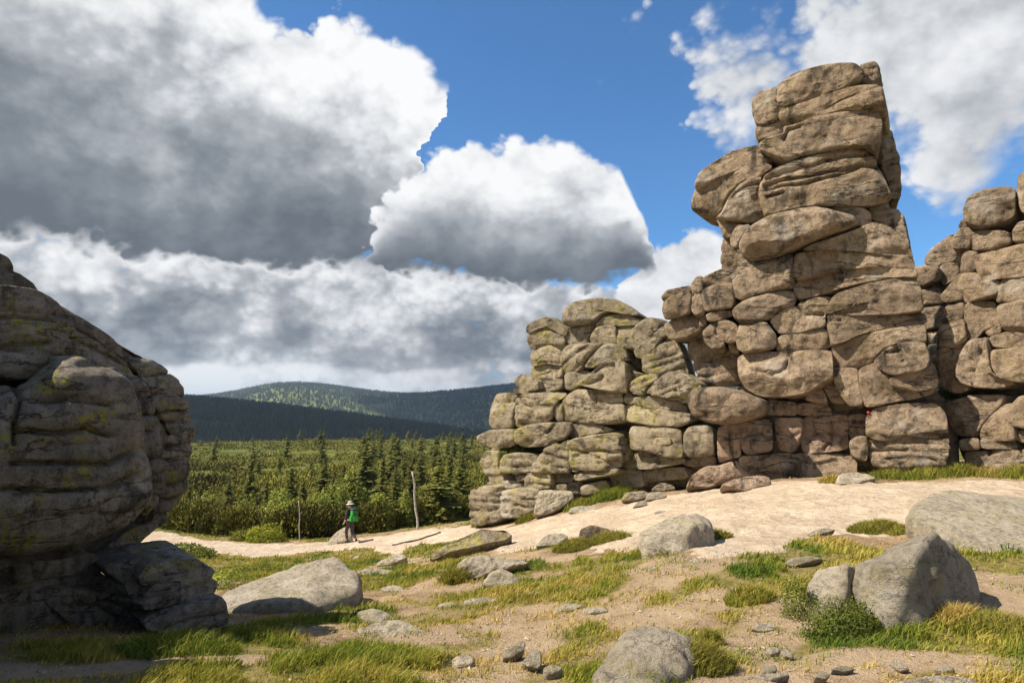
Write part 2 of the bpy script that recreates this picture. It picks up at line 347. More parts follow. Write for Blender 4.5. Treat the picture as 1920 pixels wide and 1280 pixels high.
GRASSM = [(xyl(p), r * 1.42, k) for p, r, k in GRASS]
def path_mask(x, y):
    n = 1.9 * fbm(np.stack([x, y, 0 * x], -1) * 1.7, 4)
    d = seg_dist(x, y, PATHM + PATHM[:1]); s = np.where(in_poly(x, y, PATHM), d, -d)
    return smooth(-.28, .28, s + .22 * n)
def bare_mask(x, y):
    n = fbm(np.stack([x, y, 0 * x + 4], -1) * 1.9, 4); b = np.zeros(np.shape(x))
    for p, r in BAREM: b = np.maximum(b, smooth(1.25, .6, seg_dist(x, y, p) / r + .55 * n))
    return b
def grass_mask(x, y):
    q = np.stack([x, y, 0 * x], -1); n = fbm(q * 1.6 + 9, 4); g = np.zeros(np.shape(x)); r_ = np.hypot(x, y)
    for p, r, k in GRASSM: g = np.maximum(g, k * smooth(1.35, .55, seg_dist(x, y, p) / r + .6 * n))
    px, py = project(np.stack([x, y, H(x, y, False)], -1))
    outside = (px < -60) | (px > 1990) | (y < 1)
    g = np.where(outside, .8 * smooth(-.2, .3, fbm(q * .35, 3)), g)
    g = np.maximum(g, smooth(33, 40, r_) * .8)
    return g * (1 - .95 * path_mask(x, y)) * (1 - .85 * bare_mask(x, y))

# ------------------------------------------------------------------ ground sheet (polar grid, fine near the camera, to the horizon)
def polar(az, rr):
    A, Rr = np.meshgrid(az, rr); return np.sin(A) * Rr, np.cos(A) * Rr
def grid_faces(nr, nc, wrap=False):
    i = np.arange(nr - 1)[:, None]; j = np.arange(nc if wrap else nc - 1)[None]; j2 = (j + 1) % nc
    return np.stack([i * nc + j, i * nc + j2, (i + 1) * nc + j2, (i + 1) * nc + j], -1).reshape(-1, 4)
az = np.concatenate([np.linspace(-math.pi, -.86, 60, endpoint=False), np.linspace(-.86, .86, 420), np.linspace(.86, math.pi, 60)[1:-1]])
rr = np.concatenate([np.geomspace(.6, 3, 8, endpoint=False), np.geomspace(3, 40, 220, endpoint=False), np.geomspace(40, 9000, 90)])
gx, gy = polar(az, rr); gz = H(gx, gy)
pm = np.zeros_like(gx); bmk = np.zeros_like(gx); gm = np.zeros_like(gx)
near = (np.hypot(gx, gy) < 48) & (gy > 0)
pm[near] = path_mask(gx[near], gy[near]); bmk[near] = bare_mask(gx[near], gy[near]); gm[near] = grass_mask(gx[near], gy[near]); gm[~near] = .8
V = np.stack([gx, gy, gz], -1).reshape(-1, 3)
V = np.vstack([V, [[0, 0, float(H(0., 0.))]]])
Fq = grid_faces(len(rr), len(az), True); n0 = len(az); c0 = len(V) - 1
fan = np.stack([np.full(n0, c0), (np.arange(n0) + 1) % n0, np.arange(n0)], -1)
m, n = new_mat('ground_soil'); Pp = n.add('ShaderNodeNewGeometry').outputs['Position']
ga = n.add('ShaderNodeAttribute', attribute_name='grass').outputs['Fac']; ba = n.add('ShaderNodeAttribute', attribute_name='bare').outputs['Fac']
farm = n.add('ShaderNodeAttribute', attribute_name='far').outputs['Fac']
n1 = n.noise(Pp, 1.5, 7, .66); n2 = n.noise(Pp, 11, 6, .68); n3 = n.noise(Pp, 70, 3, .6)
soil = n.mix(n.ramp(n1, .35, .65), (.235, .150, .083), (.43, .315, .20))
soil = n.mix(n.math('MULTIPLY', n.ramp(n2, .50, .68), .65), soil, (.16, .095, .050))
soil = n.mix(n.math('MULTIPLY', n.ramp(n3, .52, .66), .6), soil, (.55, .45, .33))
soil = n.mix(n.math('MULTIPLY', ba, n.ramp(n2, .30, .6, .25, .75)), soil, (.46, .345, .23))
thatch = n.mix(n.ramp(n2, .38, .62), (.13, .125, .028), (.32, .245, .085))
c = n.mix(n.math('MULTIPLY', n.ramp(n.math('ADD', ga, n.math('MULTIPLY', n.math('SUBTRACT', n2, .5), .5)), .15, .6), .88), soil, thatch)
heath = n.mix(n.ramp(n.noise(Pp, .12, 6, .65), .38, .62), (.06, .078, .016), (.13, .135, .028))
c = n.mix(farm, c, heath)
bmp = n.add('ShaderNodeBump', {'Strength': 1.0, 'Distance': .08, 'Height': n.math('ADD', n2, n.math('MULTIPLY', n3, .45))}).outputs[0]
GROUND = finish(m, n, c, .95, bmp, .1)
me = np_mesh('ground', V, [Fq, fan], True, {'grass': np.r_[gm.ravel(), 0.], 'bare': np.r_[bmk.ravel(), 0.], 'far': np.r_[smooth(34, 44, np.hypot(gx, gy)).ravel(), 0.]})
tag(link('ground', me, GROUND), kind='structure')

# ------------------------------------------------------------------ sandy path: its own sheet, dipping under the soil at its edges
paz = np.linspace(-.72, .80, 480); prr = np.geomspace(6.5, 44, 280)
px_, py_ = polar(paz, prr); pmk = path_mask(px_, py_)
pz = H(px_, py_) + .05 * (pmk - .55) + .014 * fbm(np.stack([px_, py_, 0 * px_], -1) * 6, 4)
keep = (pmk > .03); fq = grid_faces(len(prr), len(paz)); fq = fq[keep.ravel()[fq].any(1)]
used = np.unique(fq); remap = np.zeros(px_.size, np.int64); remap[used] = np.arange(len(used))
m, n = new_mat('path_sand'); Pp = n.add('ShaderNodeNewGeometry').outputs['Position']
n1 = n.noise(Pp, 1.1, 6, .6); n2 = n.noise(Pp, 9, 5, .65); n3 = n.noise(Pp, 55, 3, .65)
c = n.mix(n.ramp(n1, .35, .65), (.43, .34, .25), (.56, .46, .35))
c = n.mix(n.math('MULTIPLY', n.ramp(n.noise(Pp, 3.2, 6, .7), .52, .68), .35), c, (.33, .235, .155))
c = n.mix(n.math('MULTIPLY', n.ramp(n2, .54, .70), .6), c, (.27, .19, .125))
c = n.mix(n.math('MULTIPLY', n.ramp(n3, .56, .68), .55), c, (.20, .15, .105))
c = n.mix(n.math('MULTIPLY', n.ramp(n3, .44, .34), .5), c, (.60, .50, .39))
bmp = n.add('ShaderNodeBump', {'Strength': 1.0, 'Distance': .06, 'Height': n.math('ADD', n.math('ADD', n2, n.math('MULTIPLY', n3, .5)), n.math('MULTIPLY', n.add('ShaderNodeTexVoronoi', {'Vector': Pp, 'Scale': 4.5, 'Detail': 2.0}).outputs[0], .8))}).outputs[0]
SAND = finish(m, n, c, .95, bmp, .1)
me = np_mesh('path', np.stack([px_, py_, pz], -1).reshape(-1, 3)[used], [remap[fq]], True)
tag(link('path', me, SAND), kind='structure')

# ------------------------------------------------------------------ hills
def hill(name, prof, Yr, Y0, z0, Yb, mat, rough_amp):
    """prof: crest line; Yr crest distance, Y0/z0 foot of the slope towards the viewer"""
    pxs = np.array([p[0] for p in prof], float); pys = np.array([p[1] for p in prof], float)
    us = np.linspace(pxs[0], pxs[-1], 260); vs = np.interp(us, pxs, pys)
    k = np.ones(9) / 9; vs = np.convolve(np.pad(vs, 4, 'edge'), k, 'valid')
    top = at(us, vs, np.full_like(us, Yr))
    rows = []
    for t in np.linspace(0, 1, 70):
        s = t ** .75
        Y = Y0 + (Yr - Y0) * t; z = z0 + (top[:, 2] - z0) * (math.sin(s * math.pi / 2) ** 1.15)
        rows.append(np.stack([top[:, 0] / Yr * Y, np.full_like(us, Y), z], -1))
    for t in np.linspace(0.06, 1, 14):
        Y = Yr + (Yb - Yr) * t; rows.append(np.stack([top[:, 0] / Yr * Y, np.full_like(us, Y), top[:, 2] + (z0 - top[:, 2]) * t ** 1.3], -1))
    V = np.array(rows); nr, nc = V.shape[:2]
    nz = fbm(np.stack([V[..., 0], V[..., 1], 0 * V[..., 0]], -1) / (Yr * .08), 4)
    V[..., 2] += rough_amp * nz * np.r_[np.sin(np.linspace(0, 1, 70) * math.pi), np.zeros(14)][:, None]
    me = np_mesh(name, V.reshape(-1, 3), [grid_faces(nr, nc)], True)
    return tag(link(name, me, mat), kind='structure'), V
def hill_mat(name, a, b, c_, s):
    m, n = new_mat(name); P = n.add('ShaderNodeNewGeometry').outputs['Position']
    k = n.mix(n.ramp(n.noise(P, s, 8, .68), .42, .60), a, b)
    k = n.mix(n.math('MULTIPLY', n.ramp(n.noise(P, s * .35, 5, .6), .55, .7), .7), k, c_)
    return finish(m, n, k, .95, None, .05)
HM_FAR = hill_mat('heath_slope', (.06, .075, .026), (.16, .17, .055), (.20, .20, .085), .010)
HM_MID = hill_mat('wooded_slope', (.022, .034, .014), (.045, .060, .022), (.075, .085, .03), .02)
FAR_PROF = [(-700, 770), (-300, 760), (0, 757), (300, 750), (400, 744), (440, 738), (480, 730), (520, 723), (560, 721), (600, 723), (650, 730), (700, 738), (760, 742), (800, 742), (850, 738), (900, 732), (960, 725), (1050, 718), (1200, 712), (1500, 722), (1900, 735), (2500, 750)]
MID_PROF = [(-700, 735), (-200, 738), (200, 742), (350, 747), (420, 753), (500, 762), (600, 772), (700, 784), (800, 797), (900, 810), (1000, 824), (1200, 838), (1500, 845), (2000, 850)]
hf, HVf = hill('hill', FAR_PROF, 3600, 1500, -110, 6500, HM_FAR, 14)
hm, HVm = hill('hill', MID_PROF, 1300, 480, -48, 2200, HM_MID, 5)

# far woods on both slopes: nobody could count them
def cone_wood(name, HV, count, hmin, hmax, col_a, col_b, seed, thr, rows=70, sl=(0.05, 1.0)):
    r = np.random.default_rng(seed); nr, nc = rows - 1, HV.shape[1] - 1
    u = r.random(count * 3) * nc; v = (sl[0] + (sl[1] - sl[0]) * r.random(count * 3) ** .8) * nr * .999
    i, j = v.astype(int), u.astype(int); fv, fu = (v - i)[:, None], (u - j)[:, None]
    P = HV[i, j] * (1 - fv) * (1 - fu) + HV[i + 1, j] * fv * (1 - fu) + HV[i, j + 1] * (1 - fv) * fu + HV[i + 1, j + 1] * fv * fu
    vis = (P[:, 0] / P[:, 1] > -.62) & (P[:, 0] / P[:, 1] < .40)
    sel = vis & (fbm(P / (HV[..., 1].max() * .035), 3) > thr); P = P[sel][:count]; k = len(P)
    h = (hmin + (hmax - hmin) * r.random(k))[:, None]; rad = h * (.20 + .10 * r.random((k, 1))); a0 = r.random((k, 1)) * 6.28
    ang = a0 + np.arange(5)[None] * 2 * math.pi / 5
    base = np.stack([P[:, None, 0] + np.cos(ang) * rad, P[:, None, 1] + np.sin(ang) * rad, np.repeat(P[:, None, 2] + .05 * h, 5, 1)], -1)
    tip = (P + np.c_[np.zeros((k, 2)), h])[:, None]
    V = np.concatenate([base, tip], 1).reshape(-1, 3); o = (np.arange(k) * 6)[:, None, None]
    f = np.stack([np.arange(5), (np.arange(5) + 1) % 5, np.full(5, 5)], -1)[None] + o
    t = r.random((k, 1)); colr = np.repeat(np.array(col_a) * (1 - t) + np.array(col_b) * t, 6, 0)
    return np_mesh(name, V, [f.reshape(-1, 3)], False, None, colr)
me = cone_wood('distant_wood', HVf, 20000, 7, 16, (.018, .032, .014), (.045, .065, .024), 3, -.45)
tag(link('distant_wood', me, NEEDLE), 'dark spruce wood speckling the far rounded mountain', 'wood', kind='stuff')
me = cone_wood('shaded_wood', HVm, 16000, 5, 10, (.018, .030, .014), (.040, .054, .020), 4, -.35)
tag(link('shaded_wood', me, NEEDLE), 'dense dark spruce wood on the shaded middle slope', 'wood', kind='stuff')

# clouds of the same sky, high above and left of the view: their shadows lie on the slopes
def cloud(center, rad, seed):
    bm = bmesh.new(); bmesh.ops.create_icosphere(bm, subdivisions=4, radius=1)
    V = np.array([v.co for v in bm.verts]); 
    k = 1 + .35 * fbm(V * 1.7 + seed, 4) ; V = V * k[:, None]; V[:, 2] = np.where(V[:, 2] < 0, V[:, 2] * .35, V[:, 2])
    V = V * np.array(rad) + np.array(center)
    for v, q in zip(bm.verts, V): v.co = q
    me = bpy.data.meshes.new('cloud'); bm.to_mesh(me); bm.free()
    for p in me.polygons: p.use_smooth = True
    o = link('cloud', me, CLOUDM); return tag(o, kind='structure')
CLOUDM = plain('cloud_white', (.85, .85, .86), 1.0, .05, .002, 0.)
def cloud_over(P, alt, rad, seed):
    t = (alt - P[2]) / SUN[2]; cloud(np.array(P) + SUN * t, rad, seed)
cloud_over((-380, 930, 0), 2600, (620, 430, 160), 1.0)
cloud_over((60, 900, -20), 2600, (330, 380, 140), 2.0)
cloud_over((120, 2700, 60), 3400, (640, 1300, 220), 3.0)

# ------------------------------------------------------------------ rock blocks
CROP = {'A': (1220, 100, 3.2), 'B': (1220, 450, 2.845), 'C': (870, 540, 2.783), 'D': (1640, 320, 2.207), 'E': (0, 460, 3.2), 'F': (0, 840, 2.909),
        'G': (380, 960, 3.0), 'H': (960, 860, 3.048), 'I': (1400, 860, 3.048), 'P': (0, 0, 1.0)}
def crop(k, pts):
    x0, y0, s = CROP[k]; return [(x0 + x / s, y0 + y / s) for x, y in pts]
def chaikin(p, n=2, cut=.25):
    p = np.asarray(p, float)
    for _ in range(n):
        q = np.roll(p, -1, 0); a = p * (1 - cut) + q * cut; b = p * cut + q * (1 - cut)
        p = np.stack([a, b], 1).reshape(-1, 2)
    return p
def resample(p, n):
    q = np.vstack([p, p[:1]]); d = np.r_[0, np.cumsum(np.hypot(*np.diff(q, axis=0).T))]
    t = np.linspace(0, d[-1], n, endpoint=False); return np.stack([np.interp(t, d, q[:, 0]), np.interp(t, d, q[:, 1])], -1)
def plane_of(a, b):
    """front line of a crag between two (px, depth) points -> point and unit normal towards the viewer"""
    pa = at(a[0], 770, a[1]); pb = at(b[0], 770, b[1]); d = pb - pa; nn = np.array([d[1], -d[0], 0.]); nn /= np.linalg.norm(nn)
    if nn[1] > 0: nn = -nn
    return pa, nn
def block(parent, polypx, plane, off=0., front=None, back=1.6, mat=None, lay=None, cracks=(), tilt=0., name='rock_block', sq=10.0, rough=1., dens=3.7, grow=.7, chips=5):
    P0, n0 = plane
    poly = np.array(polypx, float); cpx = poly.mean(0); poly = cpx + (poly - cpx) * (1 + grow / max(8, np.ptp(poly, 0).mean() / 2))
    P = chaikin(poly, 2, .14); per = np.hypot(*np.diff(np.vstack([P, P[:1]]), axis=0).T).sum()
    Nn = int(np.clip(per / dens, 28, 260)); P = resample(P, Nn)
    d0 = ray(*cpx); base = P0 + n0 * off; t = ((base - CAM) @ n0) / (d0 @ n0); C = CAM + d0 * t
    rj = np.random.default_rng(int(abs(poly.sum() * 7)) % 99991)
    if parent is not None and name == 'rock_block':
        off_j = rj.uniform(-.07, .07); C = C + n0 * off_j; yaw = rj.uniform(-.16, .16); tilt = tilt + rj.uniform(-.10, .13)
        n0 = np.array([n0[0] * math.cos(yaw) - n0[1] * math.sin(yaw), n0[0] * math.sin(yaw) + n0[1] * math.cos(yaw), 0.])
    nn = n0 * math.cos(tilt) + np.array([0, 0, math.sin(tilt)])
    dr = ray(P[:, 0], P[:, 1]); tt = ((C - CAM) @ nn) / (dr @ nn); O = CAM + dr * tt[:, None]
    ctr = O.mean(0); L = math.sqrt(np.prod(np.sort(np.array([np.ptp(O @ np.array([n0[1], -n0[0], 0])), np.ptp(O[:, 2]) + 1e-3]))) )
    mn = min(np.ptp(O @ np.array([n0[1], -n0[0], 0])), np.ptp(O[:, 2]) + .1)
    if front is None: front = min(.28 * mn, .30)
    nf = int(np.clip(per / dens / 4.2, 9, 64)); nb = max(5, nf // 3)
    def prof(T, k):
        th = np.linspace(0, math.pi / 2, 400); s = np.sin(th) ** (2 / sq); h = np.cos(th) ** (2 / sq)
        arc = np.r_[0, np.cumsum(np.hypot(np.diff(s) * mn * .5, np.diff(h) * T))]; q = np.linspace(0, arc[-1], k)
        return np.interp(q, arc, s), np.interp(q, arc, h) * T
    s1, h1 = prof(front, nf); s2, h2 = prof(back, nb)
    S = np.r_[s1[1:], s2[::-1][1:-1]]; Hh = np.r_[h1[1:], -h2[::-1][1:-1]]
    V = ctr + (O - ctr)[None] * S[:, None, None] + nn * Hh[:, None, None]
    if chips:      # planar breaks across the face and its corners
        e1 = np.array([-n0[1], n0[0], 0.]); e2 = np.cross(nn, e1); q1 = (V - ctr) @ e1; q2 = (V - ctr) @ e2; q3 = (V - ctr) @ nn
        r1, r2 = np.abs(q1).max() + 1e-6, np.abs(q2).max() + 1e-6; lim = q3.copy()
        for _ in range(chips):
            ph = rj.uniform(0, 6.283); cut = rj.uniform(.25, .85); sl = rj.uniform(.25, 1.1) * (1 if cut > .5 else .45)
            w_ = q1 / r1 * math.cos(ph) + q2 / r2 * math.sin(ph)
            lim = np.minimum(lim, front * rj.uniform(.92, 1.02) - sl * np.maximum(0, w_ - cut) * min(r1, r2))
        V = V + nn * np.maximum(lim - q3, -(q3 + back) * .4)[..., None] * (q3 > 0)[..., None]
    def normals(V, c):
        du = np.roll(V, -1, 1) - np.roll(V, 1, 1); dv = np.gradient(V, axis=0); g = np.cross(du, dv); g /= np.linalg.norm(g, axis=-1, keepdims=True) + 1e-9
        sgn = np.sign(((V - c) * g).sum(-1).mean()); return g * sgn
    cc = ctr + nn * (front - back) * .5
    g = normals(V, cc)
    # large undulation, then lumps, then grain
    D = rough * (.050 * L * fbm(V * (1.1 / L) + 3.1, 2) + .028 * L * (np.abs(fbm(V * (2.3 / L) + 7.7, 3)) * 2 - .5) + .026 * min(L, 1.2) * fbm(V * (8 / min(L, 1.5)), 4, .6))
    edge = smooth(1.0, .8, S)[:, None] * .65 + .35
    D = D * edge
    if lay:
        spc, amp, slope = lay
        along = V @ np.array([-n0[1], n0[0], 0])
        q = (V[..., 2] + slope * along + .20 * spc * fbm(V * (.35 / spc), 3) * 2) / spc
        q = q + .35 * vnoise(np.stack([np.floor(q), 0 * q, 0 * q + 5.5], -1)) 
        fr = q - np.floor(q); notch = 1.5 * np.exp(-((fr - .5) / .065) ** 2)
        mod = smooth(-.35, .15, fbm(V * (.8 / spc) + 31, 2))
        bul = .45 * (np.cos((fr - .5 - .5) * 2 * math.pi))
        D = D - amp * (notch * mod - bul * .55)
    if cracks:
        u, v = project(V); frontm = smooth(-.15 * back, .2 * front, np.repeat(Hh[:, None], V.shape[1], 1))
        px_per_m = F / C[1]
        for cl in cracks:
            wob = 3.0 * fbm(V * (6 / L), 2)
            d = seg_dist(u + wob, v + wob, list(map(tuple, cl)))
            wd = max(2.6, .020 * px_per_m); D = D - frontm * .075 * L ** .5 * np.exp(-(d / wd) ** 2) - frontm * .02 * L ** .5 * np.exp(-(d / (4 * wd)) ** 2)
    V = V + g * D[..., None]
    tipf = ctr + nn * front + g[0].mean(0) * D[0].mean(); tipb = ctr - nn * back
    nr, nc = V.shape[:2]; VV = np.vstack([V.reshape(-1, 3), tipf, tipb]); kf, kb = nr * nc, nr * nc + 1
    j = np.arange(nc); j2 = (j + 1) % nc
    q = grid_faces(nr, nc, True)
    f1 = np.stack([np.full(nc, kf), j, j2], -1); f2 = np.stack([np.full(nc, kb), (nr - 1) * nc + j2, (nr - 1) * nc + j], -1)
    # make faces point outward
    a, b, c_ = VV[f1[0]]; 
    if np.cross(b - a, c_ - a) @ nn < 0: f1 = f1[:, ::-1]; f2 = f2[:, ::-1]
    else: q = q[:, ::-1]
    me = np_mesh(name, VV, [q, f1, f2], True)
    return link(name, me, mat, parent)

def crag(name, label, cat, plane, foot, mat, items, core=()):
    root = tag(empty(name, foot), label, cat)
    for it in core:
        block(root, crop(it[0], it[2]), plane, it[1], **dict(dict(mat=mat, back=1.5, front=.15, sq=3.5, rough=.6, chips=0, dens=9, name='rock_core', grow=0), **(it[3] if len(it) > 3 else {})))
    for it in items:
        k, off, pts = it[:3]; kw = dict(it[3]) if len(it) > 3 else {}
        if 'cracks' in kw: kw['cracks'] = [crop(k, c) for c in kw['cracks']]
        kw.setdefault('mat', mat)
        block(root, crop(k, pts), plane, off, **kw)
    return root

